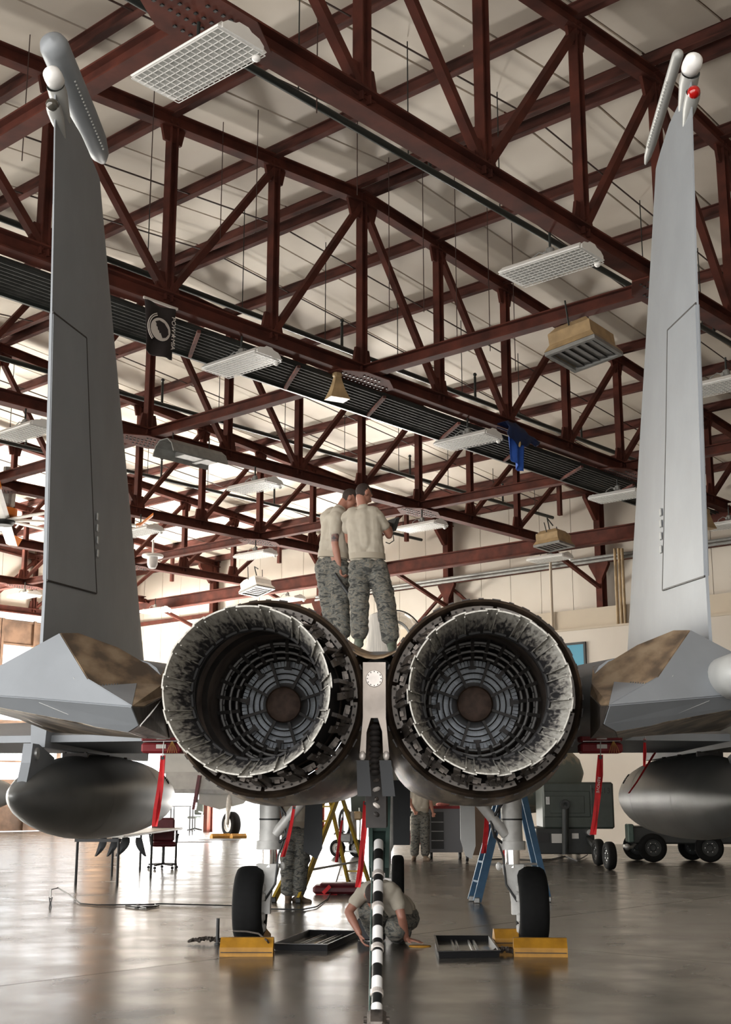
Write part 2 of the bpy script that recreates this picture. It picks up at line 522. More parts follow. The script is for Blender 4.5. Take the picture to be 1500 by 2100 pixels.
# sag rods
M['rod'] = mat('dark_rod', (.05, .025, .02), .6)
for i in range(0, 6):
    for fr in (.36, .68):
        for s in (-1, 1):
            mb = MB(); v = V0 + (i + fr) * PB
            mb.tube([(U0 + s * .3, v, ZR + .1), (U0 + s * 8 * PA, v, ztop(8) + .12)], .016, 6)
            o = mb.build('sag_rod', M['rod']); o.matrix_world = BM
            tag(o, 'thin dark sag rod tying the roof purlins together', 'rod', 'sag rods')
# columns on the far wall
for i in range(-1, 6):
    v = V0 + i * PB
    t = thing('wall_column', 'red steel column with flared bracket against the far white wall', 'column', group='far wall columns')
    t.matrix_world = BM
    mb = MB(); mb.ibeam((UE1 - .02, v, 0), (UE1 - .02, v, ztop(8) + .1), .22, .3, .025, .012, (1, 0, 0)); mb.build('post', M['steel'], t)
    mb = MB(); mb.prism([(0, 0), (-.7, 0), (-.7, -.12), (-.12, -.75), (0, -.75)], .12, Matrix.Rotation(math.pi / 2, 3, 'X'), (UE1 - .16, v, ztop(8) - .1)); mb.build('bracket', M['steel'], t)
    for s in (-1, 1):
        mb = MB(); mb.prism([(0, 0), (s * .35, 0), (s * .35, -.1), (s * .08, -.6), (0, -.6)], .14, Matrix.Rotation(math.pi / 2, 3, 'X') , (0, 0, 0))
        mb.xf(Matrix.Translation((UE1 - .1, v, HC - .25)) @ Matrix.Rotation(math.pi / 2, 4, 'Z')); mb.build('bracket', M['steel'], t)
    if i < 5:
        mb = MB(); mb.bar((UE1 + .05, v + .2, HC - .5) if i % 2 else (UE1 + .05, v + PB - .2, HC - .5), (UE1 + .05, v + PB * .75, 4.8) if i % 2 else (UE1 + .05, v + PB * .25, 4.8), .09, .09); mb.build('brace', M['steel'], t)
for z, h, nm, lb in ((HC - .2, .16, 'wall_girt', 'thin red girt running between the far wall columns'),):
    mb = MB(); mb.bar((UE1 - .1, VE0, z), (UE1 - .1, VE1, z), .12, h); o = mb.build(nm, M['steel']); o.matrix_world = BM
    tag(o, lb, 'girt')
mb = MB()
for dz, du in ((.22, -.3), (.10, -.34)):
    mb.tube([(UE1 + du, VE0, HC - .35 + dz), (UE1 + du, V0 + 4 * PB, HC - .35 + dz)], .05, 8)
o = mb.build('wall_pipe', M['grey_metal']); o.matrix_world = BM
tag(o, 'pair of grey pipes fixed along the girt of the far wall', 'pipe')

# corrugated walkway on the far side of the flag truss
t = thing('walkway', 'dark corrugated walkway deck hung beside the flag truss', 'walkway'); t.matrix_world = BM
vA = V0 + PB + .14
prof = []
nr = 9
for q in range(nr):
    a = vA + q * .115
    prof += [(a, -.20), (a + .02, -.15), (a + .075, -.15), (a + .095, -.20)]
mb = MB()
mb.loft([[(u, a, HC + z) for a, z in prof] + [(u, a, HC + z + .015) for a, z in reversed(prof)] for u in (UE0, U0 + 6.3 * PA)], True, True)
mb.build('deck', M['deck'], t)
for k in range(-7, 6):
    mb = MB(); mb.bar((U0 + (k + .35) * PA, vA, HC - .23), (U0 + (k + .65) * PA, vA + 1.02, HC - .23), .06, .05); mb.build('cross_bar', M['purlin'], t)
mb = MB(); mb.bar((UE0, vA + 1.05, HC - .19), (U0 + 6.3 * PA, vA + 1.05, HC - .19), .05, .12); mb.build('edge_angle', M['pipe'], t)

# sprinkler pipes with risers and hanger rods
def sprinkler(px, py, z, ua, ub, risers, lb):
    q = BMI @ pZ(px, py, z)
    t = thing('sprinkler_pipe', lb, 'pipe', group='sprinkler pipes'); t.matrix_world = BM
    mb = MB(); mb.tube([(ua, q.y, z), (ub, q.y, z)], .055, 10); mb.build('pipe', M['pipe'], t, True)
    for k in range(-7, 8):
        u = U0 + (k + .55) * PA
        if ua < u < ub:
            mb = MB(); mb.tube([(u, q.y, z), (u, q.y, ztop((u - U0) / PA) + .28)], .010, 6); mb.build('hanger', M['pipe'], t)
            if k % 2 == 0:
                mb = MB(); mb.tube([(u + .5, q.y, z), (u + .5, q.y, z + .55)], .03, 8); mb.ball((u + .5, q.y, z + .6), .045, 8, 6); mb.build('riser', M['pipe'], t)
    return t
sprinkler(740, 268, 10.4, UE0, UE1, (), 'black sprinkler pipe hung nearest the tail fins')
sprinkler(553, 658, 10.3, UE0, UE1, (), 'black sprinkler pipe behind the flag truss')
sprinkler(800, 965, 10.3, UE0, UE1, (), 'thin black sprinkler pipe towards the far wall')
sprinkler(450, 1010, 10.3, UE0, UE1, (), 'thin black sprinkler pipe over the ceiling fan')
# hanging wires
for px, y0, y1, z in ((650, 85, 232, 9.5), (45, 140, 330, 10.0), (733, 250, 400, 10.2), (307, 245, 430, 9.9), (452, 372, 490, 10.2), (525, 340, 470, 10.2), (799, 545, 640, 9.6), (870, 520, 640, 9.7), (938, 590, 690, 9.4), (1006, 600, 720, 9.4), (1058, 660, 760, 9.3)):
    p = pZ(px, y1, z); q = BMI @ p
    top = ztop((q.x - U0) / PA) + .3
    mb = MB(); mb.tube([p, (p.x, p.y, top)], .008, 5)
    o = mb.build('hanging_wire', M['rod'], origin=p)
    tag(o, 'thin dark wire hanging from the roof purlins', 'wire', 'hanging wires')
# ================================================================ HUNG FROM THE ROOF
ZL = HC - .62
def lamp_meshes():
    d = {}
    L, W_ = 1.26, .60
    mb = MB()   # housing: shallow trough, open below
    mb.loft([[(x, y, z) for x, y in ((-a, -b), (a, -b), (a, b), (-a, b))] for a, b, z in ((L / 2, W_ / 2, 0), (L / 2 + .01, W_ / 2 + .01, .015), (L / 2 - .02, W_ / 2 - .06, .09), (L / 2 - .05, W_ / 2 - .14, .10))], True, True)
    d['housing'] = (mb, M['white'])
    mb = MB(); mb.box((0, 0, -.004), (L - .05, W_ - .05, .008)); d['lens'] = (mb, M['lens'])
    mb = MB()
    mb.prism([(-.26, 0), (.26, 0), (.26, .05), (.2, .1), (.1, .12), (.06, .15), (-.06, .15), (-.1, .12), (-.2, .1), (-.26, .05)], .02, Matrix.Rotation(math.pi / 2, 3, 'Z') @ Matrix.Rotation(math.pi / 2, 3, 'X'), (L / 2 + .012, 0, 0))
    d['end_cap'] = (mb, M['white'])
    mb = MB()
    for i in range(17):
        x = -L / 2 + L * i / 16
        mb.box((x, 0, -.022), (.009, W_, .006))
    for i in range(9):
        y = -W_ / 2 + W_ * i / 8
        mb.box((0, y, -.022), (L, .007, .006))
    d['wire_guard'] = (mb, M['white'])
    mb = MB(); mb.tube([(0, 0, .28), (0, 0, .5)], .018, 8); d['stem'] = (mb, M['pipe'])
    mb = MB(); mb.cham((0, 0, .22), (.11, .09, .12), .02); mb.cham((.05, .03, .2), (.07, .06, .07), .015); mb.box((-.07, 0, .15), (.03, .06, .05)); d['hook_box'] = (mb, M['grey_metal'])
    mb = MB()
    for s in (-1, 1):
        mb.tube([(0, 0, .17), (s * .45, 0, .095)], .006, 5)
    mb.tube([(.05, 0, .2), (.16, .02, .25), (.28, .03, .19), (.33, .02, .1)], .011, 6)
    d['suspension'] = (mb, M['grey_metal'])
    mb = MB(); mb.ball((-L / 2 + .06, -W_ / 2 + .06, -.05), (.045, .045, .035), 10, 6); 
    d['sensor'] = (mb, M['white'])
    return {k: (v[0].mesh(k, k == 'sensor'), v[1]) for k, v in d.items()}
LM = lamp_meshes()
for k, (me, m_) in LM.items(): me.materials.append(m_)
def lamp(px, py, label, tv=None, flip=False):
    p = pZ(px, py, ZL)
    q = BMI @ p
    t = thing('high_bay_light', label, 'light', group='high bay lights')
    t.matrix_world = BM @ Matrix.Translation(q) @ Matrix.Rotation(math.pi / 2, 4, 'Z')
    for k, (me, m_) in LM.items(): inst(me, k, t)
    inst(LM['end_cap'][0], 'end_cap', t, rot=(0, 0, math.pi))
    return t
lamp(405, 134, 'white caged high bay light hanging beside the left tail fin pod')
lamp(1130, 548, 'white caged high bay light left of the right tail fin, above the heater')
lamp(495, 748, 'white caged high bay light hanging beside the black flag')
lamp(50, 888, 'white caged high bay light hanging over the ceiling fan')
lamp(960, 906, 'white caged high bay light hanging beside the blue flag')
lamp(523, 1000, 'white caged high bay light above the shoulder of the tattooed person')
lamp(866, 1082, 'white caged high bay light right of the two standing people')
lamp(524, 1140, 'white caged high bay light below the riveted splice plate')
lamp(1268, 1019, 'white caged high bay light half hidden by the right tail fin')
lamp(1492, 790, 'white caged high bay light beyond the right tail fin, above the girder')
lamp(1497, 1078, 'white caged high bay light beyond the right tail fin, under the girder')
for a, b in ((1128, 1147), (50, 1223), (318, 1254), (288, 1092), (590, 1231)): lamp(a, b, 'small far white high bay light hanging near the far wall')

# ---- unit heaters
M['louver'] = mat('dark_louver', (.11, .105, .10), .5, .2, .25, 8)
def heater(px, py, z, rz, label, size=1.0, tilt=R(28), mt='tan', arms=True):
    p = pZ(px, py, z)
    t = thing('unit_heater', label, 'heater', p, rz, 'unit heaters')
    T = Matrix.Rotation(tilt, 4, 'X')
    s = size
    mb = MB()   # flared body
    mb.loft([[(x, y, zz) for x, y in ((-a, -b), (a, -b), (a, b), (-a, b))] for a, b, zz in ((.3 * s, .26 * s, .42 * s), (.42 * s, .36 * s, .3 * s), (.42 * s, .36 * s, .12 * s), (.5 * s, .43 * s, 0))], True, True)
    mb.xf(T); mb.build('housing', M[mt], t)
    mb = MB(); mb.box((0, 0, -.012 * s), (.82 * s, .68 * s, .015)); mb.xf(T); mb.build('core', M['black'], t)
    for a in range(5):
        mb = MB(); mb.box((0, (-.27 + .135 * a) * s, -.03 * s), (.82 * s, .128 * s, .012), Matrix.Rotation(R(9), 3, 'X')); mb.xf(T); mb.build('louver', M['louver'], t)
    for q in (-1, 1):
        mb = MB(); mb.box((q * .46 * s, 0, -.035 * s), (.07 * s, .86 * s, .06 * s)); mb.xf(T); mb.build('rim', M['grey_metal'], t)
        mb = MB(); mb.box((0, q * .4 * s, -.035 * s), (.86 * s, .06 * s, .06 * s)); mb.xf(T); mb.build('rim', M['grey_metal'], t)
        mb = MB(); mb.tube([T @ Vector((q * .38 * s, 0, .3 * s)), (q * .38 * s, .1, HC - z + (.0 if z < HC else 2.2))], .014, 6); mb.build('hanger', M['pipe'], t)
    mb = MB(); mb.tube([T @ Vector((.2 * s, .1 * s, .36 * s)), (.34 * s, .3, .55 * s), (.2, .3, .9 * s), (.15, .1, HC - z)], .02, 6); mb.build('hose', M['pipe'], t)
    return t
heater(1198, 722, HC - .75, R(-39.5) + R(95), 'tan unit heater with dark louvers below a tie beam, left of the right fin', 1.0, R(-8), 'tan')
heater(1137, 1118, HC - .6, R(-39.5) + R(95), 'small tan unit heater hung before the far wall', .95, R(-4), 'tan')
heater(527, 1210, HC - .75, R(-39.5) + R(95), 'pale unit heater with louvered front above the left engine', .95, R(-14), 'white')
# radiant heater trough
p = pZ(392, 930, HC - .45)
t = thing('radiant_heater', 'pale sheet-metal radiant heater trough hung from the second truss', 'heater', p, BROT)
prof = [(-.34, -.14), (-.26, .05), (-.12, .16), (.12, .16), (.26, .05), (.34, -.14)]
mb = MB(); mb.loft([[(u, a, b) for a, b in prof] + [(u, a * .95, b - .02) for a, b in reversed(prof)] for u in (-.75, .75)], True, True); mb.build('reflector', M['grey_metal'], t)
mb = MB(); mb.box((.15, 0, -.06), (.9, .3, .1)); mb.box((.3, 0, -.1), (.12, .5, .05)); mb.build('burner_box', M['galv'], t)
for s in (-.5, .5):
    mb = MB(); mb.tube([(s, 0, .15), (s, 0, .45)], .012, 6); mb.build('hanger', M['pipe'], t)
# ---- horn speakers and dome
def horn(px, py, z, label):
    p = pZ(px, py, z)
    t = thing('horn_speaker', label, 'speaker', p, R(30), 'horn speakers')
    mb = MB(); mb.loft([[(x, y, zz) for x, y in ((-a, -b), (a, -b), (a, b), (-a, b))] for a, b, zz in ((.19, .14, -.22), (.12, .09, -.05), (.07, .06, .12), (.06, .05, .18))]); mb.build('horn', M['tan'], t)
    mb = MB(); mb.cham((0, 0, .24), (.16, .14, .12), .03); mb.build('driver', M['tan'], t)
    mb = MB(); mb.box((0, 0, .33), (.05, .05, .2)); mb.build('bracket', M['steel'], t)
horn(692, 795, HC - .42, 'tan horn speaker under the riveted plate of the flag truss')
horn(1451, 1067, HC - .6, 'tan horn speaker under the girder beyond the right fin')
p = pZ(313, 1150, HC - .75)
t = thing('dome_fixture', 'white dome camera hanging beyond the left tail fin', 'camera', p)
mb = MB(); mb.lathe([(.0, -.24), (.1, -.22), (.15, -.12), (.16, 0), (.16, .1)], 16); mb.build('dome', M['white'], t, True)
mb = MB(); mb.lathe([(.3, .1), (.32, .14), (.3, .18), (.0, .19)], 16, caps=True); mb.build('cap', M['white'], t, True)
mb = MB(); mb.tube([(0, 0, .18), (0, 0, .62)], .03, 8); mb.build('stem', M['white'], t)

# ---- large ceiling fan (hub left of the left fin)
FD = 31.0
hub = pY(8, 1068, FD)
fan = thing('ceiling_fan', 'huge white ceiling fan with orange blade tips behind the left fin', 'fan', hub)
mb = MB(); mb.lathe([(.0, -.12), (.22, -.12), (.28, -.05), (.28, .03), (.15, .08), (0, .08)], 20); mb.build('hub', M['black'], fan, True)
mb = MB(); mb.lathe([(.18, .1), (.32, .14), (.32, .3), (.18, .34)], 16, caps=True); mb.build('orange_ring', M['orange'], fan, True)
mb = MB(); mb.cham((0, 0, .75), (.42, .42, .8), .06); mb.build('motor', M['grey_metal'], fan)
mb = MB(); mb.tube([(0, 0, 1.1), (0, 0, max(HC - hub.z - .12, 1.4))], .1, 8); mb.build('stem', M['grey_metal'], fan)
bl = MB()
bl.loft([[(x, -.15, .03), (x, .05, .06), (x, .16, .0), (x, .05, -.02)] for x in (.25, 3.35)])
bme = bl.mesh('blade'); bme.materials.append(M['white'])
tp = MB(); tp.loft([[(x, -.16, .03 + z), (x, .05, .07 + z), (x, .18, z), (x, .05, -.03 + z)] for x, z in ((3.3, 0), (3.42, .03), (3.72, .30))])
tme = tp.mesh('blade_tip'); tme.materials.append(M['orange'])
for j in range(8):
    a = R(-76) + j * math.pi / 4
    b_ = inst(bme, 'blade', fan, rot=(R(16), 0, a))
    inst(tme, 'blade_tip', b_)

# ---- flags on the walkway truss
def cloth_mat(name, col):
    return mat(name, col, .85, 0, .25, 7, bump=.2, bscale=12)
M['flagblack'] = cloth_mat('black_flag_cloth', (.018, .012, .012))
M['flagwhite'] = mat('flag_white_print', (.55, .5, .46), .85)
q0 = BMI @ pZ(297, 612, HC - .1)
vF = V0 + PB - .18
def on_truss(px, py):       # pixel -> point on the vertical plane of the flag truss
    d = BMI.to_3x3() @ ray(px, py); c = BMI @ CAM
    k = (vF - c.y) / d.y
    return c + d * k
a = on_truss(297, 612); b = on_truss(360, 640)
fw = b.x - a.x
fh = a.z - on_truss(310, 722).z
t = thing('black_flag', 'black flag with white emblem and POW MIA lettering hung on the truss', 'flag', (0, 0, 0))
t.matrix_world = BM @ Matrix.Translation((a.x, vF, a.z))
mb = MB(); nx, nz = 12, 16
vs_ = []
def fl(x, z): return .035 * math.sin(x * 9 + z * 2.2) * (1 + z * .6) * .8
for j in range(nz + 1):
    for i in range(nx + 1):
        x, z = fw * i / nx, fh * j / nz
        vs_.append((x + .05 * z * (1 - i / nx), -fl(i / nx, j / nz), -z - .08 * (i / nx) * 0 - .03 * math.sin(i / nx * 3)))
n = len(vs_)
mb.add(vs_, [(j * (nx + 1) + i, j * (nx + 1) + i + 1, (j + 1) * (nx + 1) + i + 1, (j + 1) * (nx + 1) + i) for j in range(nz) for i in range(nx)])
f_ = mb.build('cloth', M['flagblack'], t, True, 180)
so = f_.modifiers.new('thick', 'SOLIDIFY'); so.thickness = .006
mb = MB(); mb.bar((-.03, -.01, .01), (fw + .03, -.01, .01), .03, .035); mb.build('header_strip', M['flagwhite'], t)
# emblem: turned a quarter, as the flag hangs
cx, cz, er = fw * .47, -fh * .53, fw * .30
def disc(pts, y, name, m_):
    mb = MB(); mb.add([(cx + px_, y, cz + pz_) for px_, pz_ in pts], [tuple(range(len(pts)))])
    o = mb.build(name, m_, t); o.modifiers.new('th', 'SOLIDIFY').thickness = .004; return o
circ = [(er * 1.05 * math.cos(a_), er * math.sin(a_)) for a_ in [2 * math.pi * i / 28 for i in range(28)]]
disc(circ, -.055, 'emblem_disc', M['flagwhite'])
prof_ = [(-.62, .55), (-.2, .75), (.35, .62), (.75, .2), (.82, -.25), (.55, -.6), (.2, -.72), (.05, -.45), (-.02, -.3), (-.12, -.38), (-.2, -.15), (-.32, -.1), (-.36, .12), (-.5, .2), (-.48, .4)]
disc([(x * er, z * er) for x, z in prof_], -.064, 'emblem_head', M['flagblack'])
for rr in (1.22, 1.38):
    mb = MB(); mb.tube([(cx + er * rr * math.cos(a_), -.06, cz + er * rr * math.sin(a_)) for a_ in [R(110) + R(120) * i / 14 for i in range(15)]], .008, 5); mb.build('wreath', M['flagwhite'], t)
def text(body, size, m_, name='lettering', ext=.002):
    cu = bpy.data.curves.new(name, 'FONT'); cu.body = body; cu.size = size; cu.extrude = ext
    cu.align_x = 'CENTER'; cu.align_y = 'CENTER'
    o = bpy.data.objects.new(name, cu); C.objects.link(o)
    dg = bpy.context.evaluated_depsgraph_get()
    me = bpy.data.meshes.new_from_object(o.evaluated_get(dg))
    bpy.data.objects.remove(o)
    o = bpy.data.objects.new(name, me); C.objects.link(o)
    me.materials.clear(); me.materials.append(m_)
    return o
o = text('POW\u2605MIA', fh * .13, M['flagwhite'])
o.parent = t; o.location = (fw * .87, -.06, cz - .0); o.rotation_euler = (math.pi / 2, R(90), 0)
# blue flag: crumpled on the chord with a hanging tail
M['flagblue'] = cloth_mat('blue_flag_cloth', (.02, .09, .42))
M['flagnavy'] = cloth_mat('navy_flag_cloth', (.012, .025, .09))
a = on_truss(1040, 892); b = on_truss(1065, 897); c_ = on_truss(1058, 966)
t = thing('blue_flag', 'crumpled blue flag draped over the truss with a hanging tail', 'flag', (0, 0, 0))
t.matrix_world = BM @ Matrix.Translation((a.x, vF, a.z))
fw, fh = b.x - a.x, a.z - c_.z
mb = MB(); nx, nz = 10, 14; vs_ = []
for j in range(nz + 1):
    for i in range(nx + 1):
        s = i / nx; z = j / nz
        bot = fh * (.72 + .28 * min(1, s * 1.4))
        vs_.append((fw * (s * (1 - .25 * z) + .2 * z), -.07 + .06 * math.sin(s * 11 + z), -bot * z))
mb.add(vs_, [(j * (nx + 1) + i, j * (nx + 1) + i + 1, (j + 1) * (nx + 1) + i + 1, (j + 1) * (nx + 1) + i) for j in range(nz) for i in range(nx)])
f_ = mb.build('tail', M['flagblue'], t, True, 180); f_.modifiers.new('th', 'SOLIDIFY').thickness = .008
mb = MB()
l_, r_ = on_truss(1029, 880).x - a.x, on_truss(1092, 893).x - a.x
rows = []
for i in range(13):
    s = i / 12; x = l_ + (r_ - l_) * s
    hh = .05 + .16 * math.sin(math.pi * min(1, s * 1.15 + .08)) + .03 * math.sin(s * 23)
    rows.append([(x, -.14, .06 - .1 * s - hh), (x, -.2, .1 - .1 * s), (x, -.1, .18 + hh * .6 - .12 * s), (x, .1, .18 + hh * .5 - .1 * s), (x, .12, .14)])
mb.loft(rows, False, False)
f_ = mb.build('bunched_cloth', M['flagnavy'], t, True, 180); f_.modifiers.new('th', 'SOLIDIFY').thickness = .01
mb = MB(); mb.ball((fw * .55, -.14, -.12), (.05, .02, .12), 8, 6); mb.build('gold_emblem', mat('gold_thread', (.6, .45, .2), .6), t)
# window / notice on the far lower wall
p = pY(1183, 1345, 1.0)
def on_far_wall(px, py, u):
    d = BMI.to_3x3() @ ray(px, py); c = BMI @ CAM
    return c + d * ((u - c.x) / d.x)
a, b = on_far_wall(1160, 1322, UE1 - .82), on_far_wall(1202, 1366, UE1 - .82)
t = thing('notice_board', 'bright blue framed board on the far wall behind the right engine', 'board', (0, 0, 0)); t.matrix_world = BM
mb = MB(); mb.box((UE1 - .83, (a.y + b.y) / 2, (a.z + b.z) / 2), (.04, abs(a.y - b.y), abs(a.z - b.z))); mb.build('panel', mat('blue_board', (.03, .27, .42), .4), t)
mb = MB()
for s in (-1, 1):
    mb.box((UE1 - .84, (a.y + b.y) / 2 + s * abs(a.y - b.y) / 2, (a.z + b.z) / 2), (.06, .07, abs(a.z - b.z) + .07))
    mb.box((UE1 - .84, (a.y + b.y) / 2, (a.z + b.z) / 2 + s * abs(a.z - b.z) / 2), (.06, abs(a.y - b.y), .07))
mb.build('frame', M['black'], t)
# conduits on the far wall
for px, y0, y1 in ((1130, 1150, 1330), (1262, 1125, 1290), (1270, 1125, 1290), (1277, 1125, 1290)):
    a, b = on_far_wall(px, y0, UE1 - .5), on_far_wall(px, y1, UE1 - .5)
    mb = MB(); mb.tube([(UE1 - .52, a.y, 6.48), (UE1 - .52, a.y, a.z)], .045, 8)
    o = mb.build('conduit', mat('conduit_beige', (.5, .42, .33), .6) if px == 1130 else M['tan']); o.matrix_world = BM
    tag(o, 'thick beige conduit running down the far wall behind the right engine' if px == 1130 else 'slim tan conduit on the far wall beside the right fin', 'conduit', 'wall conduits')
# ================================================================ FIGHTER JET
jet = thing('fighter_jet', 'grey twin-engine fighter jet seen from behind with bare soot-stained nozzles', 'aircraft')
def streak(name, c1, c2, rough, metal, sc, stretch, lo=.4, hi=.6, bump=0., c3=None):
    m = mat(name, c1, rough, metal, 0, sc, c2, stretch=stretch, lo=lo, hi=hi, bump=bump, bscale=sc * 4)
    if c3:
        rp = [n for n in m.node_tree.nodes if n.type == 'VALTORGB'][0]
        e = rp.color_ramp.elements.new((lo + hi) / 2); e.color = (*c3, 1)
    return m
M['jet'] = mat('jet_grey_paint', (.205, .218, .232), .48, .1, .10, 3.5, bump=.05, bscale=25)
M['jet2'] = mat('jet_light_grey', (.36, .36, .345), .45, .15, .12, 4)
M['jetdark'] = mat('jet_dark_grey', (.032, .035, .038), .55, .1, .2, 4)
M['brown'] = streak('heat_stained_skin', (.34, .25, .16), (.10, .07, .045), .5, .35, 9, (1, .25, .5), .38, .62, c3=(.24, .165, .1))
M['nac'] = streak('nacelle_bare_metal', (.44, .37, .28), (.05, .038, .03), .36, .5, 6, (1.8, .2, 1), .36, .62, c3=(.19, .15, .11))
M['rim'] = mat('dark_heat_rim', (.17, .12, .085), .3, .85, 0, 5, (.06, .045, .035))
M['silver'] = mat('bare_aluminium', (.66, .60, .55), .4, .35, .25, 9)
M['soot'] = mat('soot_black', (.04, .034, .031), .6, .3, .4, 12)
M['deepsoot'] = mat('deep_soot', (.012, .011, .011), .7)
M['link'] = mat('oily_linkage', (.12, .10, .085), .4, .5, 0, 14, (.035, .03, .027))
def flap_mat(nm='nozzle_flap_ceramic', k=-.42, tint=1.0):
    m = bpy.data.materials.new(nm); m.use_nodes = True
    nt = m.node_tree; b = nt.nodes['Principled BSDF']
    tc = nt.nodes.new('ShaderNodeTexCoord')
    mp = nt.nodes.new('ShaderNodeMapping'); mp.inputs['Scale'].default_value = (1.5, 1.9, .55)
    nt.links.new(tc.outputs['Generated'], mp.inputs[0])
    oi = nt.nodes.new('ShaderNodeObjectInfo')
    ad = nt.nodes.new('ShaderNodeVectorMath'); ad.operation = 'ADD'
    mu = nt.nodes.new('ShaderNodeMath'); mu.operation = 'MULTIPLY'; mu.inputs[1].default_value = 40
    nt.links.new(oi.outputs['Random'], mu.inputs[0])
    nt.links.new(mp.outputs[0], ad.inputs[0]); nt.links.new(mu.outputs[0], ad.inputs[1])
    n = nt.nodes.new('ShaderNodeTexNoise'); n.inputs['Scale'].default_value = 3.2; n.inputs['Detail'].default_value = 7; n.inputs['Distortion'].default_value = .5
    nt.links.new(ad.outputs[0], n.inputs['Vector'])
    # soot laid down from the throat outwards: a worn coating that thins towards the exit edge
    sx = nt.nodes.new('ShaderNodeSeparateXYZ'); nt.links.new(tc.outputs['UV'], sx.inputs[0])
    mm = nt.nodes.new('ShaderNodeMath'); mm.operation = 'MULTIPLY_ADD'; mm.inputs[1].default_value = k
    nt.links.new(sx.outputs['Y'], mm.inputs[0]); nt.links.new(n.outputs['Fac'], mm.inputs[2])
    rp = nt.nodes.new('ShaderNodeValToRGB')
    e = rp.color_ramp.elements
    e[0].position = .16; e[0].color = (.02, .019, .02, 1)
    e[1].position = .54; e[1].color = (.43, .415, .375, 1)
    x = e.new(.28); x.color = (.15, .14, .13, 1)
    x = e.new(.36); x.color = (.29, .275, .24, 1)
    nt.links.new(mm.outputs[0], rp.inputs[0]); nt.links.new(rp.outputs[0], b.inputs['Base Color'])
    b.inputs['Roughness'].default_value = .6
    b.inputs['Metallic'].default_value = .2
    return m
M['flap'] = flap_mat()
M['seal'] = flap_mat('nozzle_seal_ceramic', -.22)
M['liner'] = mat('afterburner_liner', (.33, .26, .215), .5, .3, 0, 5, (.11, .085, .072), bump=.4, bscale=60)
M['cone'] = mat('rusty_cone', (.105, .065, .048), .7, .3, .4, 20)
M['blade'] = mat('turbine_blue_grey', (.66, .70, .75), .4, .2, .2, 8)
M['turb'] = mat('turbine_dark', (.085, .08, .075), .45, .4, .4, 10)

RY = 7.4
EX = .63
EZ = pY(768, 1430, RY).z
AX = Matrix.Rotation(R(-90), 4, 'X')
PITCH = math.atan(.03)
def arc_plate(r0, h0, r1, h1, a0, a1, th, n=5):
    """curved plate between two circles; local z is the engine axis"""
    mb = MB(); rings = []
    for (r, h) in ((r0, h0), (r1, h1), (r1 + th, h1), (r0 + th, h0)):
        rings.append([(r * math.cos(a0 + (a1 - a0) * j / n), r * math.sin(a0 + (a1 - a0) * j / n), h) for j in range(n + 1)])
    rings.append(rings[0])
    mb.loft(rings, False, False)
    k = n + 1
    mb.f += [(0, k, 2 * k, 3 * k), (n, 3 * k + n, 2 * k + n, k + n)]
    return mb
def uv_by_h(me, hmin, hmax):
    uvl = me.uv_layers.new(name='UVMap')
    for lp in me.loops:
        uvl.data[lp.index].uv = (0, (me.vertices[lp.vertex_index].co.z - hmin) / (hmax - hmin))
NF = 15
H0, H1 = -.74, -.28          # exit edge / throat along the axis
RE, RT = .424, .358
fl_ = arc_plate(RE, H0, RT, H1, R(-8.2), R(8.2), .008); flm = fl_.mesh('nozzle_flap', True, 30); uv_by_h(flm, H0, H1); flm.materials.append(M['flap'])
se_ = arc_plate(RE + .010, H0 + .02, RT + .008, H1, R(-5), R(5), .007); sem = se_.mesh('nozzle_seal', True, 30); uv_by_h(sem, H0, H1); sem.materials.append(M['seal'])
# narrow ridge on each seal
rd = MB()
for s in (-1, 1):
    a = R(3.4) * s
    rd.bar((.417 * math.cos(a), .417 * math.sin(a), H0 + .04), (.353 * math.cos(a), .353 * math.sin(a), H1 + .02), .006, .007, (math.cos(a), math.sin(a), 0))
rdm = rd.mesh('seal_ridge'); rdm.materials.append(M['seal']); uv_by_h(rdm, H0, H1)
lk = MB(); lk.bar((.44, 0, -.45), (.495, 0, .14), .022, .03); lk.bar((.46, .04, -.3), (.51, .03, .1), .016, .016); lk.box((.48, -.045, .02), (.022, .03, .05)); lk.tube([(.455, .06, -.25), (.47, .09, -.05), (.505, .075, .13)], .011, 6); lk.bar((.47, -.08, .05), (.47, .08, .05), .03, .018)
lkm = lk.mesh('actuator_link'); lkm.materials.append(M['link'])
lkb = MB(); lkb.bar((.44, .02, -.35), (.51, -.02, .1), .04, .012); lkb.box((.495, .02, .05), (.016, .07, .02)); lkb.tube([(.47, -.05, -.12), (.50, -.07, .06)], .014, 6); lkb.ball((.46, .0, -.18), .016, 8, 5)
lkbm = lkb.mesh('hinge_bracket'); lkbm.materials.append(M['link'])
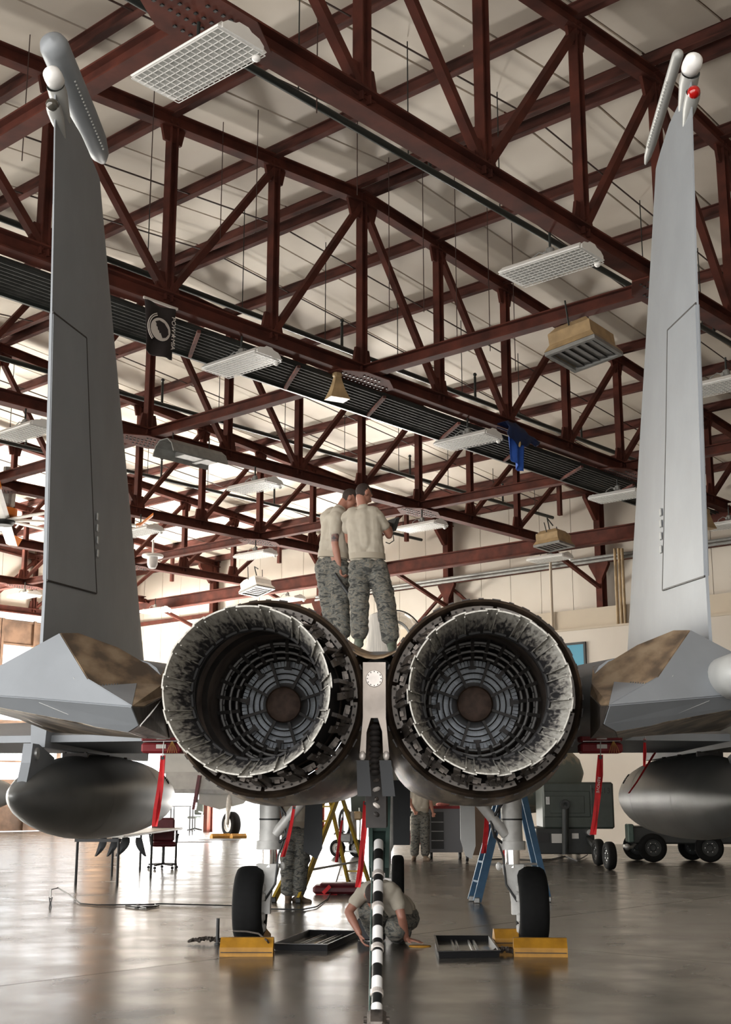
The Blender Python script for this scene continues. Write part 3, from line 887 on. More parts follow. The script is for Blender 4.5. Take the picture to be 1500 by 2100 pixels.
def engine(s):
    e = bpy.data.objects.new('engine', None); C.objects.link(e); e.parent = jet
    e.matrix_world = Matrix.Translation((s * EX, RY, EZ)) @ Matrix.Rotation(PITCH, 4, 'X') @ AX
    def part(name, mb, m, sm=True, ang=40):
        o = mb.build(name, m, None, sm, ang); o.parent = e; return o
    off = R(6) if s < 0 else R(-3)
    dz = -.17 if s < 0 else .09          # the left nozzle stands further out
    for i in range(NF):
        a = 2 * math.pi * i / NF + off
        inst(flm, 'nozzle_flap', e, (0, 0, dz), (0, 0, a))
        inst(sem, 'nozzle_seal', e, (0, 0, dz), (0, 0, a + math.pi / NF))
        inst(rdm, 'seal_ridge', e, (0, 0, dz), (0, 0, a + math.pi / NF))
        inst(lkm, 'actuator_link', e, rot=(0, 0, a + R(9)))
        inst(lkbm, 'hinge_bracket', e, rot=(0, 0, a + R(17)))
    mb = MB(); mb.lathe([(.502, .10), (.53, .03), (.536, -.012), (.552, -.03), (.568, -.012), (.574, .05), (.575, .16)], 72); part('rim_ring', mb, M['rim'])
    mb = MB(); mb.lathe([(.50, .10), (.47, .12), (.44, .30), (.40, .34)], 48); part('cavity_wall', mb, M['soot'])
    for i in range(12):
        a = R(30 * i + 3 + (7 if s > 0 else 0)); w_ = R(30 - (7 if i % 3 == 1 else 2.5))
        mb = arc_plate(.503, .062, .531, .022, a, a + w_, .006, 8); part('rim_plate', mb, M['silver'], False)
    bl_ = MB()
    for i in range(64):
        a = 2 * math.pi * i / 64
        bl_.ball((.517 * math.cos(a), .517 * math.sin(a), .036), .0075, 6, 4)
    tag(part('rim_bolts', bl_, M['soot']), kind='stuff')
    # slots in the outer skin ring
    sl = MB()
    for i in range(40):
        a = 2 * math.pi * i / 40
        sl.box((0, 0, 0), (.012, .05 if i % 2 else .03, .02)); sl.xf(Matrix.Rotation(a, 4, 'Z') @ Matrix.Translation((.574, 0, .05)), len(sl.v) - 8)
    tag(part('skin_fasteners', sl, M['soot'], False), kind='stuff')
    # throat and afterburner duct
    mb = MB(); mb.lathe([(RT + .004, H1 + dz - .005), (RT - .012, H1 + dz + .02), (RT + .0, H1 + dz + .06), (.40, -.1), (.425, .1)], 60); part('throat_ring', mb, M['deepsoot'])
    tb = MB()
    for i in range(30):
        a = 2 * math.pi * i / 30 + off
        tb.box((0, 0, 0), (.012, .05 if i % 2 else .066, .03 + .03 * (i % 2))); tb.xf(Matrix.Rotation(a, 4, 'Z') @ Matrix.Translation((RT - .004, 0, H1 + dz)), len(tb.v) - 8)
    tag(part('throat_teeth', tb, M['deepsoot'], False), kind='stuff')
    mb = MB(); pr = []
    for i in range(25):
        h = .1 + i * .045
        pr += [(.425 + (.006 if i % 2 else 0), h)]
    mb.lathe(pr, 60); part('liner', mb, M['liner'])
    mb = MB(); mb.lathe([(.425, 1.2), (.30, 1.3), (.30, 1.5), (.0, 1.55)], 48); part('turbine_case', mb, M['soot'])
    # flame holder: rings and gutters
    for r_, h, rr in ((.385, .80, .013), (.335, .86, .012), (.30, .92, .012)):
        mb = MB(); mb.tube([(r_ * math.cos(2 * math.pi * j / 48), r_ * math.sin(2 * math.pi * j / 48), h) for j in range(49)], rr, 6, False); part('flame_ring', mb, M['turb'])
    for i in range(24):
        a = 2 * math.pi * i / 24 + off
        mb = MB(); mb.bar((.40, 0, .78), (.29, 0, .93), .022, .028); mb.bar((.37, -.045, .82), (.37, .045, .82), .016, .012); mb.bar((.34, -.04, .9), (.34, .04, .9), .012, .012)
        mb.xf(Matrix.Rotation(a, 4, 'Z')); part('flame_gutter', mb, M['turb'], False)
    mb = MB(); mb.lathe([(.30, .95), (.318, .96), (.318, 1.0), (.298, 1.02), (.29, .97), (.30, .95)], 60); part('frame_ring', mb, M['rim'])
    for i in range(8):
        a = 2 * math.pi * i / 8 + R(22) + off
        mb = MB(); mb.bar((.115, 0, 1.04), (.30, 0, 1.02), .018, .05); mb.xf(Matrix.Rotation(a, 4, 'Z')); part('strut', mb, M['soot'], False)
    for i in range(8):
        a = 2 * math.pi * i / 8 + off
        mb = MB(); mb.bar((.24, 0, 1.03), (.30, 0, 1.02), .024, .04); mb.box((.24, 0, 1.03), (.02, .05, .03)); mb.xf(Matrix.Rotation(a, 4, 'Z')); part('stub', mb, M['soot'], False)
    for r_ in (.165, .205, .245):
        mb = MB(); mb.lathe([(r_, 1.08), (r_ + .008, 1.09), (r_, 1.10), (r_, 1.08)], 48); part('vane_band', mb, M['soot'])
    bl2 = MB()
    for i in range(72):
        a = 2 * math.pi * i / 72
        bl2.box((0, 0, 0), (.155, .021, .004), Matrix.Rotation(R(18), 3, 'X')); bl2.xf(Matrix.Rotation(a, 4, 'Z') @ Matrix.Translation((.218, 0, 1.16)), len(bl2.v) - 8)
    tag(part('turbine_blades', bl2, M['blade'], False), kind='stuff')
    mb = MB(); mb.lathe([(.0, 1.01), (.06, 1.013), (.105, 1.02), (.112, 1.025)], 40); part('tail_cone', mb, M['cone'])
    mb = MB(); mb.lathe([(.110, 1.02), (.118, 1.01), (.124, 1.03), (.15, 1.12), (.15, 1.2)], 40); part('cone_rim', mb, M['rim'])
for s in (-1, 1): engine(s)

# ---- nacelles and aft fuselage (lofted)
def superell(cx, cz, a, bt, bb, n=40, e=2.6):
    """ring in xz: half width a, top height bt, bottom depth bb"""
    out = []
    for j in range(n):
        t = 2 * math.pi * j / n
        c, s_ = math.cos(t), math.sin(t)
        x = cx + a * math.copysign(abs(c) ** (2 / e), c)
        h = bt if s_ > 0 else bb
        out.append((x, cz + h * math.copysign(abs(s_) ** (2 / e), s_)))
    return out
for s in (-1, 1):
    secs = [(RY + .14, EX, EZ, .572, .572, .572, 2.0), (RY + .5, EX, EZ, .60, .59, .60, 2.05), (RY + 1.2, EX + .02, EZ, .64, .56, .625, 2.2), (RY + 2.2, EX + .04, EZ + .02, .66, .50, .645, 2.5), (RY + 3.4, EX + .05, EZ + .04, .68, .55, .66, 2.8), (RY + 6, EX + .08, EZ + .1, .72, .68, .62, 3.2), (RY + 9.2, EX + .25, EZ + .2, .72, .6, .55, 4)]
    mb = MB(); rings = []
    for Y, cx, cz, a, bt, bb, e in secs:
        rings.append([(s * x, Y, z) for x, z in superell(cx, cz, a, bt, bb, 48, e)])
    mb.loft(rings, True, False); mb.build('nacelle', M['nac'], jet, True, 50)
# top deck / spine between and over the nacelles
mb = MB(); rings = []
for Y, hw, zt, zb in ((RY + .75, .10, EZ + .30, EZ - .1), (RY + 1.3, .5, EZ + .40, EZ + .1), (RY + 2.4, 1.0, EZ + .50, EZ), (RY + 4.0, 1.35, 2.62, EZ), (RY + 6.2, 1.5, 2.80, EZ), (RY + 8, 1.4, 2.92, 2.0), (RY + 10.5, .75, 3.0, 2.0), (RY + 13, .55, 2.9, 2.0), (RY + 15, .35, 2.7, 2.1), (RY + 17.5, .05, 2.4, 2.3)):
    rings.append([(x, Y, z) for x, z in superell(0, (zt + zb) / 2, hw, (zt - zb) / 2, (zt - zb) / 2, 32, 3.4)])
mb.loft(rings, True, True); mb.build('fuselage', M['jet'], jet, True, 40)
# brown saddle between the rims
mb = MB(); rows = []
for Y, zc, e in ((RY + .02, EZ + .23, 0), (RY + .5, EZ + .30, .02), (RY + 1.0, EZ + .34, .03), (RY + 1.5, EZ + .42, .03)):
    rows.append([(x, Y, zc + abs(x / .3) ** 1.9 * (.22 - e * 2)) for x in [(-.30 + .6 * j / 12) for j in range(13)]])
mb.loft(rows, False, False); o = mb.build('saddle_skin', M['brown'], jet, True, 60); o.modifiers.new('t', 'SOLIDIFY').thickness = .01
# centre plate with round cover
Yp = RY - .02
mb = MB()
for (xa, xb, za, zb) in ((-.066, .066, EZ - .12, EZ + .20),): mb.box(((xa + xb) / 2, Yp, (za + zb) / 2), (xb - xa, .02, zb - za))
mb.loft([[(-.066, Yp + d, EZ - .12), (-.02, Yp + d, EZ - .12), (-.045, Yp + d, EZ - .2), (-.05, Yp + d, EZ - .33), (-.085, Yp + d, EZ - .33)] for d in (-.01, .01)])
mb.loft([[(.066, Yp + d, EZ - .12), (.02, Yp + d, EZ - .12), (.045, Yp + d, EZ - .2), (.05, Yp + d, EZ - .33), (.085, Yp + d, EZ - .33)] for d in (-.01, .01)])
cp = mb.build('centre_plate', mat('dull_plate', (.36, .305, .26), .42, .3, .3, 7), jet)
mb = MB(); mb.lathe([(0, 0), (.046, 0), (.05, -.004), (.05, -.02)], 32, Matrix.Translation((0, Yp - .016, EZ + .105)) @ Matrix.Rotation(R(90), 4, 'X')); mb.build('round_cover', M['silver'], cp, True, 30)
mb = MB()
for j in range(12):
    a = 2 * math.pi * j / 12
    mb.ball((.04 * math.cos(a), Yp - .018, EZ + .105 + .04 * math.sin(a)), .0034, 6, 4)
tag(mb.build('cover_bolts', M['soot'], cp), kind='stuff')
mb = MB()
for j in range(9):
    z = EZ - .17 - j * .032
    mb.ball((0, Yp + .02 - j * .004 + .05, z), (.034, .05, .02), 12, 6)
mb.build('ribbed_boot', M['soot'], jet, True)
for s in (-1, 1):
    mb = MB(); mb.ball((s * .068, Yp - .02, EZ - .335), (.02, .02, .028), 10, 6); mb.build('fork_end', M['silver'], jet, True)
    mb = MB(); mb.prism([(-.038, .1), (.03, .1), (.052, -.1), (-.02, -.1)] if s > 0 else [(-.035, .1), (.035, .1), (.05, -.1), (-.03, -.1)], .012, Matrix.Rotation(R(90), 3, 'X'), (s * .066 + .0, Yp - .03, EZ - .46)); mb.build('hook_door', mat('hook_door_black', (.014, .015, .017), .6), jet)
mb = MB(); mb.box((0, RY + .5, EZ - .56), (.12, .5, .36)); mb.build('hook_bay', M['soot'], jet)
for z, c_, m_ in ((-.47, .022, 'link'), (-.52, .024, 'silver'), (-.575, .014, 'link'), (-.61, .024, 'silver'), (-.66, .02, 'soot')):
    mb = MB(); mb.ball((.01, RY + .02, EZ + z), (c_, .016, .014), 8, 4, Matrix.Rotation(R(35 if z < -.55 else -20), 3, 'Y')); mb.build('uplock_link', M[m_], jet, True)

# ---- arresting hook: green truck housing and striped arm
M['green'] = mat('zinc_green', (.07, .11, .095), .4, .2, .3, 9)
hk = bpy.data.objects.new('arresting_hook', None); C.objects.link(hk); hk.parent = jet
g0_ = pY(779, 1615, 9.2)
for s in (-1, 1):
    mb = MB(); mb.bar(pY(779 + s * 19, 1615, 9.3), pY(778 + s * 16, 1790, 9.0), .028, .16, (0, 1, 0)); o = mb.build('truck_side', M['green'], hk)
mb = MB(); mb.bar(pY(779, 1640, 9.36), pY(778, 1788, 9.1), .11, .03, (0, 1, 0)); mb.build('truck_web', M['green'], hk)
for yy in (1625, 1700, 1735):
    mb = MB(); a = pY(760, yy, 9.12); b = pY(798, yy, 9.12); mb.tube([a, b], .018, 8); mb.build('cross_pin', M['green'], hk)
mb = MB(); mb.tube([pY(778, 1648, 9.2), pY(778, 1680, 9.2), pY(778, 1681, 9.2), pY(778, 1700, 9.2)], [.028, .028, .042, .03], 10); mb.build('damper', M['black'], hk, True)
mb = MB(); mb.ball(pY(778, 1692, 9.15), (.03, .03, .035), 10, 6); mb.build('swivel', M['chrome'], hk, True)
def stripe_mat():
    m = bpy.data.materials.new('black_white_stripes'); m.use_nodes = True
    nt = m.node_tree; b = nt.nodes['Principled BSDF']
    tc = nt.nodes.new('ShaderNodeTexCoord'); sx = nt.nodes.new('ShaderNodeSeparateXYZ')
    nt.links.new(tc.outputs['Object'], sx.inputs[0])
    mo = nt.nodes.new('ShaderNodeMath'); mo.operation = 'PINGPONG'; mo.inputs[1].default_value = .105
    nt.links.new(sx.outputs['Z'], mo.inputs[0])
    gt = nt.nodes.new('ShaderNodeMath'); gt.operation = 'GREATER_THAN'; gt.inputs[1].default_value = .054
    nt.links.new(mo.outputs[0], gt.inputs[0])
    mx = nt.nodes.new('ShaderNodeMix'); mx.data_type = 'RGBA'
    mx.inputs['A'].default_value = (.74, .72, .70, 1); mx.inputs['B'].default_value = (.012, .012, .012, 1)
    nt.links.new(gt.outputs[0], mx.inputs['Factor']); nt.links.new(mx.outputs['Result'], b.inputs['Base Color'])
    b.inputs['Roughness'].default_value = .35
    return m
pa, pb = pY(777, 1728, 9.0), pZ(773, 2078, .12)
L_ = (pb - pa).length
rot = (pa - pb).to_track_quat('Z', 'Y').to_matrix().to_4x4()
MA = Matrix.Translation(pb) @ rot
mb = MB(); mb.tube([(0, 0, 0), (0, 0, L_)], .033, 20)
arm = mb.build('hook_arm', stripe_mat(), hk, True); arm.matrix_world = MA
for s_ in (.10, .34, .58, .78):
    mb = MB(); mb.lathe([(.033, -.02), (.039, -.016), (.039, .016), (.033, .02)], 20); mb.box((.035, 0, 0), (.014, .02, .05)); o = mb.build('clamp_collar', M['silver'], hk); o.matrix_world = MA @ Matrix.Translation((0, 0, L_ * s_))
mb = MB(); mb.tube([(.042, 0, 0), (.042, 0, L_ * .96)], .006, 6); o = mb.build('hydraulic_line', M['green'], hk); o.matrix_world = MA
mb = MB(); mb.cham((0, 0, -.06), (.11, .09, .13), .02); mb.tube([(-.075, 0, -.05), (.075, 0, -.05)], .018, 8); o = mb.build('hook_point', M['link'], hk); o.matrix_world = MA

# ---- tail fins
FX = 1.88
def fYZ(px, py): q = pX(px, py, -FX); return (q.y, q.z)
TE = [fYZ(*p) for p in ((84, 1330), (92, 1190), (99, 900), (105, 640), (110, 400), (113, 190))]
LE = [fYZ(*p) for p in ((298, 1385), (275, 1130), (252, 880), (231, 660), (213, 460), (199, 300))]
ztip = TE[-1][1]
def interp(L, z):
    L = sorted([(b, a) for a, b in L])
    if z <= L[0][0]: i = 0
    elif z >= L[-1][0]: i = len(L) - 2
    else: i = max(j for j in range(len(L) - 1) if L[j][0] <= z)
    (z0, y0), (z1, y1) = L[i], L[i + 1]
    return y0 + (y1 - y0) * (z - z0) / (z1 - z0)
z0f = 2.05
def fin_t(z, f):    # half thickness at height z, chord fraction f from the trailing edge
    tm = .075 - .045 * (z - z0f) / (ztip - z0f)
    return tm * min(1, .12 + f / .45) if f < .45 else tm * (max(0, (1 - f) / .55)) ** .55
rud = [fYZ(*p) for p in ((105, 640), (162, 693), (167, 900), (173, 1100), (177, 1217), (92, 1190))]
def make_fin(s):
    fn = bpy.data.objects.new('tail_fin', None); C.objects.link(fn); fn.parent = jet
    fr = [0, .12, .25, .45, .62, .78, .9, .97, 1.0]
    rings = []
    for j in range(15):
        z = z0f + (ztip - z0f) * j / 14
        yt, yl = interp(TE, z), interp(LE, z)
        ring = [(s * (FX - fin_t(z, f)), yt + (yl - yt) * f, z) for f in fr] + [(s * (FX + fin_t(z, f)), yt + (yl - yt) * f, z) for f in reversed(fr)]
        rings.append(ring)
    mb = MB(); mb.loft(rings, True, True); mb.build('fin_skin', M['jet'], fn, True, 25)
    # rudder: slightly proud plate with a dark gap around it
    def at_(y, z, pr, side):
        yt, yl = interp(TE, z), interp(LE, z)
        f = min(max((y - yt) / (yl - yt), 0), 1)
        return (s * (FX + side * (fin_t(z, f) + pr)), y, z)
    cy_ = sum(p[0] for p in rud) / 6; cz_ = sum(p[1] for p in rud) / 6
    rr = [(cy_ + (y - cy_) * .985, cz_ + (z - cz_) * .994) for y, z in rud]
    # subdivide the outline
    def dens(L, n=6):
        o = []
        for i in range(len(L)):
            a, b = L[i], L[(i + 1) % len(L)]
            o += [(a[0] + (b[0] - a[0]) * t / n, a[1] + (b[1] - a[1]) * t / n) for t in range(n)]
        return o
    dd = dens(rr)
    mb = MB(); n = len(dd)
    mb.add([at_(y, z, .006, -1) for y, z in dd] + [at_(y, z, .006, 1) for y, z in dd] + [at_(cy_, cz_, .006, -1), at_(cy_, cz_, .006, 1)], [(i, (i + 1) % n, n + (i + 1) % n, n + i) for i in range(n)] + [(i, 2 * n, (i + 1) % n) for i in range(n)] + [(n + i, n + (i + 1) % n, 2 * n + 1) for i in range(n)])
    ro = mb.build('rudder', M['jet'], fn, True, 30)
    for a, b in ((0, 1), (1, 2), (2, 3), (3, 4), (4, 5)):
        mb = MB(); mb.tube([at_(rud[a][0], rud[a][1], .003, -1), at_(rud[b][0], rud[b][1], .003, -1)], .007, 5); mb.build('rudder_gap', M['soot'], fn)
    for py in (1060, 1083, 1108, 1135):
        y, z = fYZ(180, py); mb = MB(); q = at_(y, z, .004, -1); mb.cham(q, (.012, .03, .05), .004); mb.build('hinge_fairing', M['jet2'], fn)
    # tip pod, white antenna bulb, light
    big = s < 0
    r_ = .088 if big else .034
    if big: A_, B_ = pX(112, 97, -FX), pX(211, 330, -FX)
    else: A_, B_ = pX(1391, 112, FX - .03), pX(1325, 335, FX - .03)
    A_.x = s * FX - (0 if big else .03) * s; B_.x = A_.x
    mb = MB(); L2 = (B_ - A_).length
    Mx = Matrix.Translation(A_) @ (B_ - A_).to_track_quat('Z', 'X').to_matrix().to_4x4()
    pr = [(0, -r_), (r_ * .5, -r_ * .87), (r_ * .87, -r_ * .5), (r_, 0), (r_, L2 * .55), (r_ * .95, L2 * .8), (r_ * .7, L2 * .93), (r_ * .3, L2), (0, L2 + .02)]
    mb.lathe(pr, 20, Mx); mb.build('tip_pod', M['jet'] if big else M['jet2'], fn, True)
    mb = MB()
    for j in range(22):
        t = .2 + .6 * j / 21
        q = A_.lerp(B_, t); mb.ball((q.x - s * r_ * .72, q.y, q.z - r_ * .7), .008, 6, 4)
    tag(mb.build('pod_rivets', M['jet2'], fn, True), kind='stuff')
    ty = interp(TE, ztip)
    # antenna bulb and its fairing
    bp_ = pX(108, 155, -FX); bp_.x = s * FX
    mb = MB(); mb.lathe([(0, -.085), (.03, -.075), (.052, -.045), (.056, 0), (.054, .05), (.048, .06)], 20, Matrix.Translation(bp_ + Vector((0, .02, 0))) @ AX); mb.build('antenna_bulb', M['white'], fn, True)
    mb = MB(); mb.lathe([(.054, .05), (.056, .12), (.03, .3), (0, .42)], 16, Matrix.Translation(bp_ + Vector((0, .02, -.01))) @ Matrix.Rotation(R(-90) - R(18), 4, 'X')); mb.build('bulb_fairing', M['jet2'], fn, True)
    lp = pX(110, 221, -FX); lp.x = s * FX
    mb = MB(); mb.ball(lp + Vector((0, -.03, 0)), (.038, .045, .038), 14, 10)
    mb.build('position_light', M['redlens'] if s > 0 else M['clearlens'], fn, True)
    mb = MB(); mb.lathe([(.042, -.02), (.045, .02), (.04, .1), (.02, .22), (0, .3)], 16, Matrix.Translation(lp) @ Matrix.Rotation(R(-90) - R(18), 4, 'X')); mb.build('light_fairing', M['jet2'], fn, True)
M['redlens'] = mat('red_lens', (.35, .004, .004), .08, 0, coat=.5)
M['clearlens'] = mat('smoky_lens', (.06, .055, .045), .05, .2, coat=.8)
for s in (-1, 1): make_fin(s)

# ---- tail booms with stabilators (left side from the photo, mirrored for the right)
PT = dict(A=(123, 1300, 7.0), A2=(160, 1300, 7.35), A3=(240, 1329, 8.2), E=(294, 1360, 8.9), F=(336, 1372, 8.0), G=(332, 1405, 7.7), H=(206, 1408, 6.85), B=(180, 1394, 6.7), Cc=(270, 1449, 6.45), Gm=(280, 1403, 7.1), K=(334, 1428, 7.6), L=(294, 1450, 6.75),
          D1=(60, 1431, 6.5), T=(-110, 1420, 7.1), Bl=(0, 1367, 7.1), W0=(-110, 1432, 7.1), W1=(0, 1449, 6.55), W2=(169, 1481, 6.45), W3=(197, 1489, 6.75), W4=(263, 1500, 6.9), W5=(285, 1486, 6.75),
          U0=(40, 1474, 8.6), U1=(105, 1500, 9.3), U2=(200, 1506, 9.2), U3=(300, 1513, 8.8), U4=(348, 1515, 8.4))
PV = {k: pY(*v) for k, v in PT.items()}
def on_plane(ks, base):
    """slide the corners along their sight lines into one flat facet"""
    p0, p1, p2 = [PV[k] for k in base]
    n_ = (p1 - p0).cross(p2 - p0).normalized()
    for k in ks:
        d = ray(*PT[k][:2]); PV[k] = CAM + d * ((p0 - CAM).dot(n_) / d.dot(n_))
on_plane(['B', 'D1', 'Bl'], ('A', 'Cc', 'T'))
on_plane(['W0', 'W1', 'W2', 'W4', 'W5'], ('T', 'Cc', 'W3'))
on_plane(['A2', 'A3', 'H', 'Gm', 'E', 'G'], ('A', 'B', 'F'))
def poly(name, ks, m, s, th=.012, smooth=False):
    mb = MB(); pts = [PV[k] for k in ks]
    mb.add([Vector((-p.x if s > 0 else p.x, p.y, p.z)) for p in pts], [tuple(range(len(pts)))])
    o = mb.build(name, m, bm_)
    so = o.modifiers.new('t', 'SOLIDIFY'); so.thickness = th; so.offset = 0
    return o
for s in (-1, 1):
    bm_ = bpy.data.objects.new('tail_boom', None); C.objects.link(bm_); bm_.parent = jet
    poly('stabilator_skin', ['A', 'B', 'Cc', 'D1', 'T', 'Bl'], M['jet'], s)
    poly('trailing_edge', ['T', 'D1', 'Cc', 'W5', 'W4', 'W3', 'W2', 'W1', 'W0'], M['jet'], s)
    poly('boom_side', ['A', 'A2', 'A3', 'E', 'F', 'G', 'Gm', 'H', 'B'], M['brown'], s)
    poly('boom_panel', ['B', 'H', 'Gm', 'Cc'], M['jet'], s)
    poly('heat_strip', ['Gm', 'G', 'K', 'L', 'Cc'], M['brown'], s)
    poly('inner_wall', ['L', 'K', 'U4', 'U3', 'W4', 'W5', 'Cc'], M['link'], s)
    poly('underside', ['W0', 'W1', 'W2', 'W3', 'W4', 'U3', 'U2', 'U1', 'U0'], M['nac'], s)
    mb = MB(); q = s
    mb.loft([[(q * x, Y, z) for x, z in superell(1.62, 1.98, a, bt, bb, 20, 3)] for Y, a, bt, bb in ((7.8, .3, .2, .16), (9.2, .42, .3, .2), (11.5, .5, .3, .22))]); mb.build('boom_body', M['jet'], bm_, True)
    mb = MB(); a = PV['A']; b = PV['A2']
    tk = MB()
    for j in range(14):
        t = j / 13; p_ = PV['H'].lerp(PV['Gm'], t) if j < 7 else PV['A'].lerp(PV['A2'], (j - 7) / 6)
        if j < 7: tk.box(((p_.x if s < 0 else -p_.x), p_.y - .01, p_.z), (.006, .01, .02))
    tag(tk.build('fasteners', M['jetdark'], bm_), kind='stuff')
    for (k1, k2, f1, f2) in (('B', 'Bl', .15, .4), ('D1', 'W2', .2, .6)):
        a_, b_ = PV[k1].lerp(PV[k2], f1), PV[k1].lerp(PV['W3'], f2)
        mb = MB(); mb.tube([((p.x if s < 0 else -p.x), p.y - .012, p.z) for p in (a_, b_)], .002, 5); mb.build('seam', M['jet2'], bm_)
# round fairing end at the right-hand stabilator
p_ = pY(1512, 1384, 6.7)
mb = MB(); mb.lathe([(0, -.12), (.06, -.11), (.10, -.06), (.115, 0), (.12, .3), (.1, .8), (0, 1.0)], 24, Matrix.Translation(p_) @ AX); mb.build('stabilator_fairing', M['jet2'], jet, True)

# ---- wings
for s in (-1, 1):
    mb = MB()
    mb.loft([[(s * X, y0, zb + .06), (s * X, y0 + (y1 - y0) * .25, zb + th), (s * X, y0 + (y1 - y0) * .6, zb + th), (s * X, y1, zb + th * .45), (s * X, y0 + (y1 - y0) * .5, zb - .02), (s * X, y0, zb)] for X, y0, y1, zb, th in ((1.3, 11.0, 16.6, 1.82, .3), (4.0, 11.2, 15.0, 1.80, .22), (6.5, 11.7, 13.6, 1.76, .1))])
    mb.build('wing', M['jet'], jet, True, 30)
# ---- open canopy and cockpit
M['canopy'] = thin_glass('canopy_acrylic', (.88, .86, .83), .14, .16)
c0 = pY(812, 1300, 20.2)
mb = MB(); rows = []
for i in range(9):
    t = i / 8
    r_ = .47 * math.sin(math.pi * (.12 + .76 * t)) ** .6
    rows.append([(c0.x + r_ * math.cos(a), c0.y - .9 + 2.1 * t, c0.z - .30 + .55 * t * .4 + (r_ + .12) * math.sin(a)) for a in [math.pi * j / 20 for j in range(21)]])
mb.loft(rows, False, False); cn = mb.build('canopy', M['canopy'], jet, True, 180)
mb = MB(); mb.tube(rows[4], .012, 6); mb.build('canopy_bow', M['jetdark'], cn, True)
mb = MB(); mb.tube(rows[0], .02, 6); mb.build('canopy_frame', M['jet2'], cn, True)
s0 = pY(783, 1318, 19.2)
mb = MB(); mb.loft([[(s0.x + a * math.cos(q), s0.y + .2 * math.sin(q), s0.z + z) for q in [2 * math.pi * j / 20 for j in range(20)]] for a, z in ((.2, -.28), (.3, -.18), (.24, -.08), (.22, .1), (.24, .3), (.18, .42), (.05, .46))]); mb.build('seat_cover', mat('white_pleated_cover', (.7, .66, .6), .7, 0, .25, 12, stretch=(6, 1, .3)), jet, True)
mb = MB(); mb.box((s0.x, s0.y + .1, s0.z - .35), (.75, .5, .16)); mb.build('cockpit_sill', M['jet2'], jet)

# ---- landing gear
M['gearwhite'] = mat('gear_white', (.62, .61, .58), .4, .1, .2, 10)
WY = 12.35
def tyre_parts(D, W_):
    r = D / 2
    mb = MB(); w2 = W_ / 2
    mb.lathe([(r * .56, -w2 * .8), (r * .62, -w2 * .97), (r * .8, -w2), (r * .92, -w2 * .88), (r * .985, -w2 * .6), (r, -w2 * .2), (r, w2 * .2), (r * .985, w2 * .6), (r * .92, w2 * .88), (r * .8, w2), (r * .62, w2 * .97), (r * .56, w2 * .8)], 40)
    for g in (-.3, 0, .3): pass
    t = mb
    hb = MB(); hb.lathe([(0, -w2 * .3), (r * .2, -w2 * .35), (r * .25, -w2 * .6), (r * .48, -w2 * .6), (r * .54, -w2 * .85), (r * .575, -w2 * .85), (r * .575, w2 * .85), (r * .54, w2 * .85), (r * .48, w2 * .6), (r * .25, w2 * .6), (r * .2, w2 * .35), (0, w2 * .3)], 32)
    return t, hb
YR = Matrix.Rotation(R(90), 4, 'Y')
